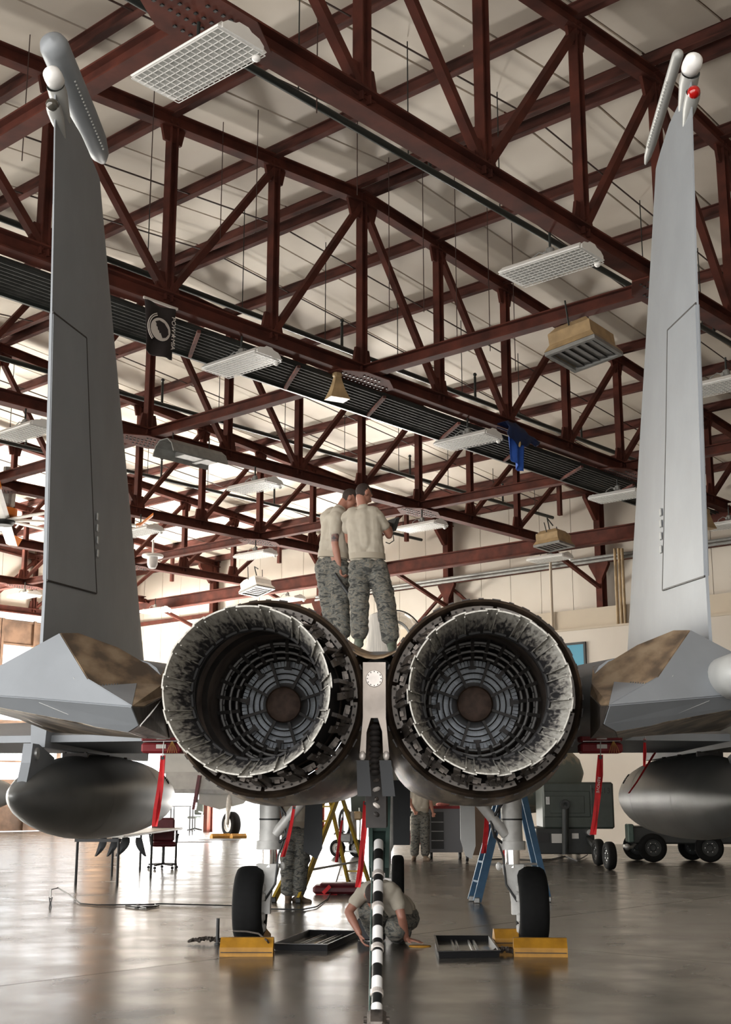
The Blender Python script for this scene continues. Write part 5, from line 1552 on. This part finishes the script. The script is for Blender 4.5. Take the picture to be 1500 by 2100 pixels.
p = pG(862, 1941); mb = MB(); mb.lathe([(0, .012), (.05, .012), (.075, .01), (.08, .0)], 20); o = mb.build('yellow_lid', M['yellow']); o.location = p; o.scale = (1.3, .9, 1); tag(o, 'flat yellow lid on the floor under the crouching hand', 'lid')
# ---- grounding cable with clamp
rope('grounding_cable', 'thin black cable snaking over the floor from the clamp to the far cart', [gp(103, 1855, .07), gp(104, 1840, .10), gp(118, 1836, .10), gp(140, 1842, .05), gp(165, 1855, .012), gp(200, 1858, .012), gp(300, 1857, .012), gp(330, 1856), gp(480, 1860), gp(560, 1867), gp(620, 1868), gp(650, 1862), gp(672, 1846), gp(688, 1815), gp(697, 1785), gp(705, 1758, .02), gp(711, 1748, .25)], .009, 'black', 'cable')
rope('cable_coil', 'small loop of black cable lying on the bright floor', [gp(258, 1860), gp(282, 1863), gp(320, 1861), gp(318, 1857), gp(285, 1858), gp(276, 1861), gp(300, 1865), gp(326, 1860)], .010, 'black', 'cable')
p = pG(103, 1862)
t = thing('grounding_clamp', 'small black clamp at the end of the thin cable', 'clamp', p)
for s in (-1, 1):
    mb = MB(); mb.bar((s * .012, 0, 0), (s * .004, 0, .06), .012, .01); mb.bar((s * .004, 0, .06), (s * .02, 0, .13), .012, .01); mb.build('jaw', M['black'], t)
mb = MB(); mb.tube([(0, -.01, .06), (0, .01, .06)], .01, 8); mb.build('pivot', M['black'], t)
# ---- warning streamers (red ribbons)
def streamer(pts, w_, label, Ys, txt=None, grp='red warning streamers'):
    P_ = [pY(a, b, Ys if not isinstance(Ys, (list, tuple)) else Ys[i]) for i, (a, b) in enumerate(pts)]
    t = thing('warning_streamer', label, 'streamer', P_[0], 0, grp)
    L = [p - P_[0] for p in P_]
    mb = MB(); rows = []
    for i, l in enumerate(L):
        ww = w_ if i else w_ * .8
        sw = .02 * math.sin(i * 1.7)
        rows.append([l + V((-ww / 2, sw, 0)), l + V((0, sw + .006, 0)), l + V((ww / 2, -sw, 0))])
    mb.loft(rows, False, False); o = mb.build('ribbon', M['red'], t); o.modifiers.new('t', 'SOLIDIFY').thickness = .003
    mb = MB(); mb.tube([L[0] + V((0, -.004, -.02)), L[0] + V((0, -.008, -.02))], .013, 10); mb.build('grommet', M['black'], t)
    mb = MB(); mb.tube([L[0] + V((0, 0, -.01)), L[0] + V((.005, 0, .10))], .004, 5); mb.build('lanyard', M['galv'], t)
    if txt:
        d = (L[-1] - L[0]); ln = d.length
        o = text(txt, w_ * .7, M['paper'], ext=.0008); o.parent = t
        o.location = L[0].lerp(L[-1], .38) + V((0, -.03, 0))
        xa = d.normalized(); ya = V((0, 1, 0)).cross(xa) * -1; za = xa.cross(ya)
        o.rotation_euler = Matrix((xa, ya, za)).transposed().to_euler()
    return t
streamer([(334, 1549), (332, 1580), (328, 1620), (322, 1660), (317, 1695)], .045, 'long red streamer hanging in front of the left drop tank', 9.4)
streamer([(1232, 1548), (1230, 1590), (1226, 1640), (1221, 1680), (1217, 1712)], .043, 'long red streamer hanging from the right red cover', 9.4, 'REMOVE')
streamer([(750, 1643), (748, 1690), (744, 1735), (740, 1780), (734, 1820)], .046, 'broad red streamer hanging beside the tail hook', 11.0)
streamer([(604, 1652), (598, 1690), (590, 1725), (580, 1757)], .036, 'red streamer slanting beside the left main strut', 12.0)
streamer([(703, 1676), (698, 1710), (694, 1740), (690, 1768)], .030, 'narrow red streamer beside the yellow ladder', 14.0)
streamer([(566, 1730), (568, 1755), (569, 1777)], .018, 'tiny red streamer behind the left strut collar', 12.6)
streamer([(999, 1672), (998, 1700), (995, 1730), (992, 1750)], .05, 'red streamer beside the right main strut', 12.9)
streamer([(1034, 1735), (1034, 1755), (1033, 1775)], .018, 'tiny red streamer behind the right strut collar', 12.6)
streamer([(1323, 1515), (1323, 1545), (1322, 1572)], .022, 'short red streamer at the right pylon', 10.9)
streamer([(1350, 1535), (1340, 1550), (1306, 1605), (1290, 1627)], .02, 'thin red streamer trailing over the right drop tank', [13.5, 13.3, 12.9, 12.7])
# ---- red protective covers under the wing roots
for s, x0, x1, lb in ((-1, 290, 372, 'red padded cover with a white placard beside the left engine'), (1, 1191, 1279, 'red padded cover with yellow ties beside the right engine')):
    Yc = 9.6
    a, b = pY(x0, 1509, Yc), pY(x1, 1546, Yc)
    c_ = (a + b) / 2; wd, h_ = abs(b.x - a.x), abs(a.z - b.z)
    t = thing('red_cover', lb, 'cover', c_, 0, 'red covers under the jet')
    mb = MB(); mb.cham((0, .1, .048 * 1), (wd, .2, h_ * .38), .012); mb.build('upper_pad', M['redbox'], t)
    mb = MB(); mb.cham((0, .1, -.022), (wd, .2, h_ * .56), .014); mb.build('lower_pad', M['redbox'], t)
    mb = MB(); mb.box((-s * wd * .0, -.006, -.012), (wd * .24, .008, .03)); mb.build('placard', M['paper'], t)
    mb = MB(); mb.box((0, -.006, .05), (wd * .24, .008, .022)); mb.build('placard', M['paper'], t)
    mb = MB(); mb.tube([(-wd * .45, -.01, .026), (wd * .45, -.01, .028)], .004, 6); mb.build('pin', M['chrome'], t)
    for j in range(5):
        mb = MB(); mb.tube([(wd * .27, -.01, .03), (wd * (.2 + .04 * j), -.014, -.02), (wd * (.16 + .06 * j), -.012, -.06)], .0025, 5); mb.build('yellow_tie', M['yellow'], t)
# ---- step ladders
def ladder(label, m, A0, A1, yback, apex, sp=.42, grp=None, dark=True):
    """A-frame step ladder seen from the side: A0, A1 are pixels of the two feet, apex pixel on the plane of the first foot"""
    p0, p1 = pG(*A0), pG(*A1)
    c_ = (p0 + p1) / 2
    t = thing('step_ladder', label, 'ladder', c_, 0, grp)
    ax = (p1 - p0).normalized(); nm = V((-ax.y, ax.x, 0))
    if nm.y < 0: nm = -nm
    top = pY(*apex, c_.y) - c_
    half = (p1 - p0).length / 2
    top = V((top.x, 0, top.z))
    tp = ax * top.x + V((0, 0, top.z))
    for k, (sgn) in enumerate((-1, 1)):
        for q in (0, 1):
            w_ = sp if q else 0
            foot = ax * (sgn * half) + nm * w_
            hd = tp + nm * (w_ * .55 + .0) + ax * (sgn * .05)
            mb = MB(); mb.bar(foot + V((0, 0, .02)), hd, .105 if sgn < 0 else .08, .035, tuple(nm)); mb.build('rail', M[m], t)
            mb = MB(); mb.cham(foot + V((0, 0, .035)), (.07, .07, .07), .01); mb.build('foot', M['galv'] if dark else M['black'], t)
    for i in range(1, 7):
        f = i / 7
        for sgn in ((-1,) if i > 1 else (-1, 1)):
            a = (ax * (sgn * half)).lerp(tp + ax * (sgn * .05), f); b = a + nm * (sp * (1 - .45 * f))
            mb = MB(); mb.bar(a + V((0, 0, .02)), b + V((0, 0, .02)), .10 if sgn < 0 else .03, .025); mb.build('tread', M[m], t)
    for f in (.28,):
        a = (ax * -half).lerp(tp, f); b = (ax * half).lerp(tp, f)
        mb = MB(); mb.bar(a, b, .02, .03); mb.build('spreader', M['galv'], t)
    mb = MB(); mb.cham(tp + nm * sp * .3, (.22, .32, .06), .015); mb.build('top_cap', M[m], t)
    return t
l1 = ladder('yellow fibreglass step ladder standing behind the tail hook', 'fibre_y', (612, 1852), (758, 1815), 0, (711, 1628), .34, None, False)
l2 = ladder('blue fibreglass step ladder standing before the right main wheel', 'fibre_b', (979, 1852), (1126, 1850), 0, (1054, 1575), .3)
# ---- maroon pad with red tag under the yellow ladder
p = pG(692, 1835)
t = thing('kneeling_pad', 'folded maroon pad lying under the yellow ladder', 'pad', p)
mb = MB(); mb.cham((-.0, .18, .065), (.70, .36, .12), .035); mb.build('pad', M['maroon'], t)
mb = MB(); mb.cham((.06, .18, .135), (.62, .34, .04), .015); mb.build('upper_fold', M['maroon'], t)
mb = MB(); mb.bar((-.2, -.01, .02), (-.1, -.015, .12), .05, .012, (0, 1, 0)); mb.bar((-.3, -.03, .006), (.0, -.03, .006), .03, .008); mb.build('red_tag', M['red'], t)
# ---- wheels helper for carts
def cart_wheel(parent, c_, D, W_, ax='x', rimm='galv', rz=0):
    tw, hb = tyre_parts(D, W_)
    Rm = YR if ax == 'x' else Matrix.Rotation(R(90), 4, 'X')
    T = Matrix.Translation(c_) @ Matrix.Rotation(rz, 4, 'Z') @ Rm
    o1 = tw.xf(T).build('wheel', M['rubber'], parent, True)
    o2 = hb.xf(T).build('wheel_hub', M[rimm], parent, True)
    bl_ = MB()
    for j in range(6):
        a = 2 * math.pi * j / 6
        for e in (-1, 1): bl_.ball((D * .17 * math.cos(a), D * .17 * math.sin(a), e * W_ * .31), D * .025, 6, 4)
    tag(bl_.xf(T).build('lug_nuts', M['chrome'], parent, True), kind='stuff')
# ---- nitrogen cart seen through the yellow ladder
p = pG(712, 1757)
t = thing('hose_cart', 'two-wheeled grey service cart with coiled black hose behind the yellow ladder', 'cart', p)
cart_wheel(t, (-.22, .0, .19), .40, .11, 'x', 'galv', R(60)); cart_wheel(t, (.22, .0, .19), .40, .11, 'x', 'galv', R(60))
mb = MB(); mb.tube([(.12, .1, .28), (.12, .1, .30), (.1, .1, .95), (.1, .1, 1.02)], [.10, .11, .11, .06], 16); mb.build('cylinder', M['galv'], t, True)
mb = MB(); mb.tube([(.28, .1, .2), (.30, .1, .9), (.28, .1, 1.1)], .018, 8); mb.tube([(-.1, .05, .2), (-.1, .05, 1.0), (.0, .05, 1.12)], .018, 8); mb.build('frame', M['galv'], t, True)
for j in range(3):
    mb = MB(); mb.tube([(-.06 + .13 * math.cos(a) + .01 * j, -.04 + .05 * j, .78 + .3 * math.sin(a)) for a in [2 * math.pi * i / 24 for i in range(25)]], .02, 6, False); mb.build('hose_loop', M['black'], t, True)
mb = MB(); mb.cham((-.05, .0, .42), (.3, .22, .2), .03); mb.tube([(-.3, 0, .5), (-.18, -.02, .62), (-.05, 0, .55)], .02, 8); mb.build('pump', M['grey_metal'], t)
mb = MB(); mb.cham((.24, .1, .92), (.22, .18, .2), .04); mb.build('tan_box', M['tan'], t)
mb = MB(); mb.bar((-.3, 0, .12), (.3, 0, .12), .05, .04); mb.build('axle', M['galv'], t)
# ---- work table below the left tank
fts = [pG(155, 1814), pG(240, 1816), pG(309, 1797), pG(229, 1797)]
c_ = pG(236, 1806)
t = thing('work_table', 'white-topped work table with black legs below the left drop tank', 'table', c_)
tz = .74
Lg = [f - c_ for f in fts]
for dx, dy in ((Lg[0].x, Lg[0].y), (Lg[1].x, Lg[1].y), (Lg[3].x, Lg[3].y), (Lg[2].x, Lg[2].y), (pG(287, 1783).x - c_.x, pG(287, 1783).y - c_.y), (pG(360, 1780).x - c_.x, pG(360, 1780).y - c_.y)):
    mb = MB(); mb.tube([(dx, dy, 0), (dx, dy, tz - .03)], .022, 8); mb.build('leg', M['black'], t)
xs = [l.x for l in Lg] + [pG(360, 1780).x - c_.x]
y0_, y1_ = min(l.y for l in Lg) - .05, pG(360, 1780).y - c_.y + .1
mb = MB(); mb.cham(((min(xs) + max(xs)) / 2, (y0_ + y1_) / 2, tz), (max(xs) - min(xs) + .1, y1_ - y0_, .04), .008); mb.build('table_top', mat('laminate', (.5, .48, .44), .4), t)
mb = MB(); mb.bar((min(xs), y0_ + .08, tz - .06), (max(xs), y0_ + .08, tz - .06), .03, .05); mb.build('apron', M['black'], t)
# gloves/paddles hanging from the table edge
for px, py in ((212, 1740), (236, 1742), (258, 1735), (284, 1744)):
    q = pY(px, py, c_.y - .3)
    mb = MB(); rows = []
    for i in range(9):
        f = i / 8
        w2 = .055 * math.sin(math.pi * (.25 + .7 * f)) + .01
        cx_ = -.12 * f * f
        rows.append([(cx_ - w2, 0, .12 - .30 * f), (cx_, -.02, .12 - .30 * f), (cx_ + w2, 0, .12 - .30 * f), (cx_, .02, .12 - .30 * f)])
    mb.loft(rows); o = mb.build('curved_guard', M['jetdark'], t, smooth=True); o.location = (q.x - c_.x, q.y - c_.y, tz - .16)
    if px in (258,): o.scale.x = 1.2
    if px == 284: o.scale.x = -1
# ---- office chair (maroon) behind the table
p = pG(334, 1782)
t = thing('office_chair', 'maroon office chair on castors behind the work table', 'chair', p, R(15))
for j in range(5):
    a = 2 * math.pi * j / 5 + .3
    mb = MB(); mb.bar((0, 0, .1), (.28 * math.cos(a), .28 * math.sin(a), .08), .04, .035); mb.build('base_arm', M['black'], t)
    mb = MB(); mb.lathe([(0, -.02), (.03, -.02), (.03, .02), (0, .02)], 10, Matrix.Translation((.28 * math.cos(a), .28 * math.sin(a), .03)) @ Matrix.Rotation(R(90), 4, 'X')); mb.build('castor', M['black'], t)
mb = MB(); mb.tube([(0, 0, .08), (0, 0, .42)], .03, 10); mb.build('gas_stem', M['black'], t)
mb = MB(); mb.cham((0, 0, .46), (.48, .46, .09), .04); mb.build('seat', M['maroon'], t)
mb = MB(); mb.cham((0, .22, .72), (.44, .09, .46), .045, Matrix.Rotation(R(-8), 3, 'X')); mb.build('backrest', M['maroon'], t)
mb = MB(); mb.bar((0, .2, .44), (0, .27, .6), .06, .03); mb.build('back_strut', M['black'], t)
for s in (-1, 1):
    mb = MB(); mb.tube([(s * .24, .0, .44), (s * .27, 0, .62), (s * .27, -.14, .64), (s * .27, .14, .64)], .018, 8); mb.build('armrest', M['black'], t, True)
# ---- far grey chair and side table by the doorway
p = pG(400, 1705)
t = thing('office_chair', 'small grey office chair far away in the bright doorway', 'chair', p, R(60))
for j in range(5):
    a = 2 * math.pi * j / 5
    mb = MB(); mb.bar((0, 0, .12), (.32 * math.cos(a), .32 * math.sin(a), .05), .05, .05); mb.build('base_arm', M['black'], t)
mb = MB(); mb.tube([(0, 0, .1), (0, 0, .5)], .035, 8); mb.build('gas_stem', M['black'], t)
mb = MB(); mb.cham((0, 0, .55), (.5, .5, .1), .04); mb.build('seat', M['olive'], t)
mb = MB(); mb.cham((.24, 0, .95), (.09, .5, .6), .04); mb.build('backrest', M['olive'], t)
mb = MB(); mb.tube([(0, -.3, .5), (.0, -.34, .75), (-.2, -.34, .78)], .03, 8); mb.build('armrest', M['galv'], t, True)
p = pG(372, 1712)
t = thing('side_table', 'small far table with thin legs in the bright doorway', 'table', p)
for dx in (-.35, .35):
    for dy in (-.3, .3):
        mb = MB(); mb.tube([(dx, dy, 0), (dx, dy, 1.0)], .025, 6); mb.build('leg', M['black'], t)
mb = MB(); mb.box((0, 0, 1.02), (.85, .75, .04)); mb.build('table_top', M['grey_metal'], t)
# round floor mat discs
for px, py, rr, lb in ((395, 1727, .62, 'thin dark round mat on the bright floor'), (450, 1722, .75, 'flat dark plate beside the far wheel')):
    p = pG(px, py); mb = MB(); mb.lathe([(0, .012), (rr * .96, .012), (rr, 0)], 28); o = mb.build('floor_mat', M['jetdark']); o.location = p; tag(o, lb, 'mat')
# ---- another jet beyond the left engine: centre body, gear leg, wheel on chocks
Yj = pG(472, 1718).y
j2 = thing('parked_jet', 'pale grey jet parked far behind the left engine', 'aircraft', pG(472, 1718))
M['pale'] = mat('pale_jet_paint', (.42, .43, .42), .5, 0, .1, 2)
o0 = j2.location.copy()
def Q(px, py, dy=0): return pY(px, py, Yj + dy) - o0
mb = MB(); a = Q(335, 1470); b = Q(575, 1586)
mb.loft([[(x, y, z) for x, z in ((a.x, b.z), (b.x, b.z), (b.x + .4, (a.z + b.z) / 2), (b.x, a.z), (a.x, a.z))] for y in (.3, 3)]); mb.build('fuselage', M['pale'], j2)
mb = MB(); a = Q(340, 1583); b = Q(575, 1625)
mb.loft([[(a.x, y, b.z), (b.x, y, b.z), (b.x, y, a.z), (a.x, y, a.z)] for y in (.0, 2.6)]); mb.build('panel_belly', M['jet2'], j2)
mb = MB(); mb.bar(Q(340, 1622, -.02), Q(575, 1625, -.02), .06, .14); mb.build('panel_edge', M['grey_metal'], j2)
P_ = [Q(408, 1624), Q(520, 1624), Q(500, 1648), (Q(450, 1660)), Q(408, 1648)]
mb = MB(); mb.loft([[(q.x, q.y + d, q.z) for q in P_] for d in (0, 1.2)]); mb.build('intake_ramp', M['pale'], j2)
wr_ = (1718 - 1666) / 2 * (Yj / 2665)
cart_wheel(j2, (0, .2, wr_), wr_ * 2, .34, 'x', 'gearwhite', R(38))
mb = MB(); mb.tube([(-.1, -.1, wr_), (-.08, -.05, wr_ * 2), (-.06, 0, wr_ * 2 + .1), (-.06, .2, Q(460, 1600).z)], [.06, .08, .1, .12], 10); mb.build('strut', M['gearwhite'], j2, True)
mb = MB(); mb.bar(Q(410, 1590, -.3), Q(398, 1660, -.3), .3, .1); mb.build('dark_door', M['maroon'], j2)
for px, w_ in ((455, .7), (492, .55)):
    chock(px, 1719, w_, R(38), 'small yellow chock at the wheel of the far jet')
# neighbouring drop tank tip at the frame edge, on its cradle
q = pG(-60, 1760)
t = thing('spare_tank', 'rounded tip of a shiny grey fuel tank at the left edge', 'fuel tank', q, R(0))
tip = pY(36, 1628, q.y) - q
mb = MB(); mb.lathe([(.0, 0), (.1, .04), (.2, .14), (.32, .42), (.40, .9), (.42, 1.6), (.42, 4.2), (.2, 5.3), (0, 5.6)], 28, Matrix.Translation(tip) @ Matrix.Rotation(R(-90), 4, 'Y')); mb.build('tank_body', M['jet2'], t, True)
for x in (-1.5, -3.6):
    mb = MB(); mb.box((tip.x + x, 0, (tip.z - .3) / 2), (.2, .8, tip.z - .3)); mb.cham((tip.x + x, 0, .05), (.4, 1.0, .1), .02); mb.build('cradle', M['olive'], t)
# ---- tool carts far behind the right engine
p = pG(915, 1762)
t = thing('tool_cart', 'grey rolling tool cart with an open dark bay beside the far person', 'cart', p)
mb = MB(); mb.box((.0, .25, .62), (.75, .5, .95)); mb.build('cabinet', mat('cart_grey', (.13, .13, .135), .45, .2), t)
mb = MB(); mb.box((-.18, -.005, .62), (.28, .02, .8)); mb.build('open_bay', M['black'], t)
for z in (.4, .6, .8):
    mb = MB(); mb.box((-.18, -.02, z), (.27, .03, .02)); mb.build('shelf', M['grey_metal'], t)
mb = MB(); mb.box((0, .25, 1.12), (.8, .55, .06)); mb.build('top_tray', M['redbox'], t)
for dx in (-.32, .32):
    for dy in (.05, .45):
        mb = MB(); mb.lathe([(0, -.03), (.07, -.03), (.075, 0), (.07, .03), (0, .03)], 14, Matrix.Translation((dx, dy, .075)) @ YR); mb.build('castor', M['black'], t)
mb = MB(); mb.ball((-.05, .2, 1.18), (.16, .1, .05), 10, 6); o = mb.build('rag', mat('pink_rag', (.45, .16, .14), .9)); o.location = p; tag(o, 'crumpled pink rag on top of the far tool cart', 'rag')
p = pG(822, 1757)
t = thing('tool_cart', 'low dark red rolling cart behind the far person', 'cart', p)
mb = MB(); mb.box((.1, .4, .42), (1.3, .5, .3)); mb.build('cabinet', M['redbox'], t)
for dx in (-.4, .6):
    for dy in (.2, .6):
        mb = MB(); mb.lathe([(0, -.03), (.12, -.03), (.13, 0), (.12, .03), (0, .03)], 14, Matrix.Translation((dx, dy, .13)) @ YR); mb.build('castor', M['black'], t)
p = pG(975, 1770)
t = thing('parts_rack', 'brown and dark wheeled rack behind the white gear door', 'rack', p)
mb = MB(); mb.box((.05, .4, .75), (.5, .4, 1.2)); mb.build('cabinet', mat('brown_board', (.10, .06, .035), .7, 0, .2, 3), t)
mb = MB(); mb.box((0, .38, 1.4), (.7, .4, .1)); mb.build('top', M['black'], t)
for dx in (-.15, .25):
    mb = MB(); mb.lathe([(0, -.03), (.09, -.03), (.1, 0), (.09, .03), (0, .03)], 14, Matrix.Translation((dx, .4, .1)) @ YR); mb.build('castor', M['black'], t)
# ---- ground power cart NC13
p = pG(1180, 1764)
Yg = p.y
t = thing('generator_cart', 'large dark green ground generator cart with stencilled lettering', 'generator', p)
def G_(px, py, dy=0): return pY(px, py, Yg + dy) - p
def gbox(name, x0, y0, x1, y1, d0, d1, m, ch=.01):
    a, b = G_(x0, y0), G_(x1, y1)
    mb = MB(); mb.cham(((a.x + b.x) / 2, (d0 + d1) / 2, (a.z + b.z) / 2), (abs(b.x - a.x), d1 - d0, abs(a.z - b.z)), ch); return mb.build(name, M[m], t)
gbox('body', 1112, 1604, 1262, 1700, 0, 1.6, 'olive', .04)
gbox('skirt', 1100, 1698, 1222, 1752, .05, 1.5, 'olive2', .02)
gbox('access_door', 1115, 1622, 1212, 1676, -.02, .02, 'olive', .015)
gbox('door_panel', 1128, 1632, 1200, 1668, -.035, .0, 'olive', .01)
gbox('handle', 1120, 1634, 1128, 1650, -.05, -.02, 'galv', .004)
gbox('placard', 1132, 1710, 1154, 1729, .03, .06, 'paper', .002)
gbox('placard', 1174, 1709, 1188, 1720, .03, .06, 'paper', .002)
gbox('gauge_panel', 1104, 1708, 1128, 1728, .03, .06, 'black', .002)
gbox('trim_strip', 1212, 1610, 1214, 1670, -.03, 0, 'galv', .002)
mb = MB(); mb.tube([G_(1160, 1652, -.08), G_(1160, 1752, -.08)], .075, 12); mb.build('exhaust_pipe', M['olive2'], t, True)
mb = MB(); a = G_(1160, 1650, -.16); mb.lathe([(.05, 0), (.10, 0), (.11, .04), (.10, .1), (.05, .1)], 18, Matrix.Translation(a) @ AX); mb.build('pipe_flange', M['olive2'], t, True)
mb = MB(); a = G_(1210, 1707, -.2); mb.lathe([(0, 0), (.06, 0), (.07, .03), (.07, .3)], 14, Matrix.Translation(a) @ AX); mb.build('filler_cap', M['galv'], t, True)
o = text('NC13', .17, M['black']); o.parent = t; o.location = G_(1233, 1622, -.012); o.rotation_euler = (math.pi / 2, 0, 0)
a = pG(1252, 1784) - p; b = pG(1238, 1776) - p
cart_wheel(t, (a.x, a.y, .26), .52, .17, 'x', 'olive2', R(8)); cart_wheel(t, (b.x - .05, b.y + .25, .26), .52, .17, 'x', 'olive2', R(8))
mb = MB(); mb.bar((b.x - .05, b.y + .1, .26), (b.x + .05, .4, .5), .08, .08); mb.build('axle_arm', M['olive2'], t)
rope('power_cable', 'black power cable trailing on the floor below the generator cart', [gp(985, 1765), gp(1040, 1762), gp(1090, 1765), gp(1130, 1764), gp(1160, 1757), gp(1185, 1767), gp(1205, 1758, .05), gp(1214, 1748, .25)], .014, 'black', 'cable')
# ---- four-wheeled trailer below the right tank
p = pG(1400, 1769)
t = thing('equipment_trailer', 'dark green four-wheeled trailer parked below the right drop tank', 'trailer', p)
Yt = p.y
def T_(px, py, dy=0): return pY(px, py, Yt + dy) - p
Dw = (1769 - 1712) * Yt / 2665
for px in (1341, 1458, 1575):
    cx_ = T_(px, 1740).x
    cart_wheel(t, (cx_, .1, Dw / 2), Dw, .18, 'y', 'olive2', 0)
    cart_wheel(t, (cx_ - .18, 1.0, Dw / 2), Dw, .18, 'y', 'olive2', 0)
a, b = T_(1300, 1695), T_(1620, 1732)
mb = MB(); mb.cham(((a.x + b.x) / 2, .65, (a.z + b.z) / 2), (b.x - a.x, 1.0, a.z - b.z), .03); mb.build('chassis', M['olive2'], t)
mb = MB(); mb.cham(((a.x + b.x) / 2 + .3, .6, a.z + .35), (b.x - a.x - .5, .9, .7), .04); mb.build('body', M['olive'], t)
a, b = T_(1288, 1690), T_(1302, 1728)
mb = MB(); mb.cham(((a.x + b.x) / 2, .2, (a.z + b.z) / 2), (b.x - a.x, .4, a.z - b.z), .02); mb.build('end_plate', M['green'], t)
mb = MB(); mb.tube([T_(1280, 1735), T_(1296, 1738, .1), T_(1310, 1725, .3)], .035, 8); mb.ball(T_(1287, 1737), .07, 10, 6); mb.build('tow_hitch', M['galv'], t, True)
# ---- boarding stairs and far jet nose behind the right tank
p = pG(1330, 1712)
t = thing('boarding_stairs', 'dark tubular boarding stairs standing behind the right drop tank', 'stairs', p)
Yq = p.y
def Z_(px, py, dy=0): return pY(px, py, Yq + dy) - p
for a, b in (((1238, 1600), (1300, 1480)), ((1254, 1608), (1318, 1485)), ((1290, 1600), (1302, 1490)), ((1316, 1600), (1330, 1490)), ((1270, 1525), (1330, 1525)), ((1250, 1558), (1330, 1558)), ((1400, 1520), (1470, 1350)), ((1460, 1600), (1464, 1500)), ((1425, 1345), (1520, 1330)), ((1425, 1355), (1520, 1325)), ((1240, 1600), (1238, 1712)), ((1330, 1490), (1332, 1712)), ((1464, 1500), (1466, 1712)), ((1400, 1520), (1402, 1712)), ((1330, 1520), (1470, 1515)), ((1425, 1345), (1402, 1520)), ((1470, 1350), (1466, 1515))):
    for d in (0, .9):
        mb = MB(); mb.tube([Z_(*a, d), Z_(*b, d)], .045, 8); mb.build('rail', M['jetdark'], t)
for i in range(6):
    f = i / 5
    a = Z_(1254 + 60 * f, 1600 - 115 * f); mb = MB(); mb.box((a.x, .45, a.z), (.35, .9, .04)); mb.build('tread', M['jetdark'], t)
p = pG(1175, 1745)
t = thing('parked_jet', 'green and tan nose of another aircraft far behind the right engine', 'aircraft', p)
Yn = p.y
def N_(px, py, dy=0): return pY(px, py, Yn + dy) - p
c_ = N_(1120, 1575)
mb = MB(); mb.lathe([(.05, 0), (.35, .1), (.75, .5), (1.0, 1.2), (1.1, 2.2), (1.1, 6)], 28, Matrix.Translation(N_(1197, 1585)) @ Matrix.Rotation(R(-90), 4, 'Y')); mb.build('nose', mat('green_tan_camouflage', (.30, .255, .185), .6, 0, 0, .8, (.12, .14, .12), lo=.48, hi=.52), t, True)
for px in (1150, 1168, 1185):
    mb = MB(); mb.tube([N_(px, 1608, .3), N_(px, 1640, .3), N_(px, 1744, .3)], .06, 8); mb.build('support_post', M['jetdark'], t)
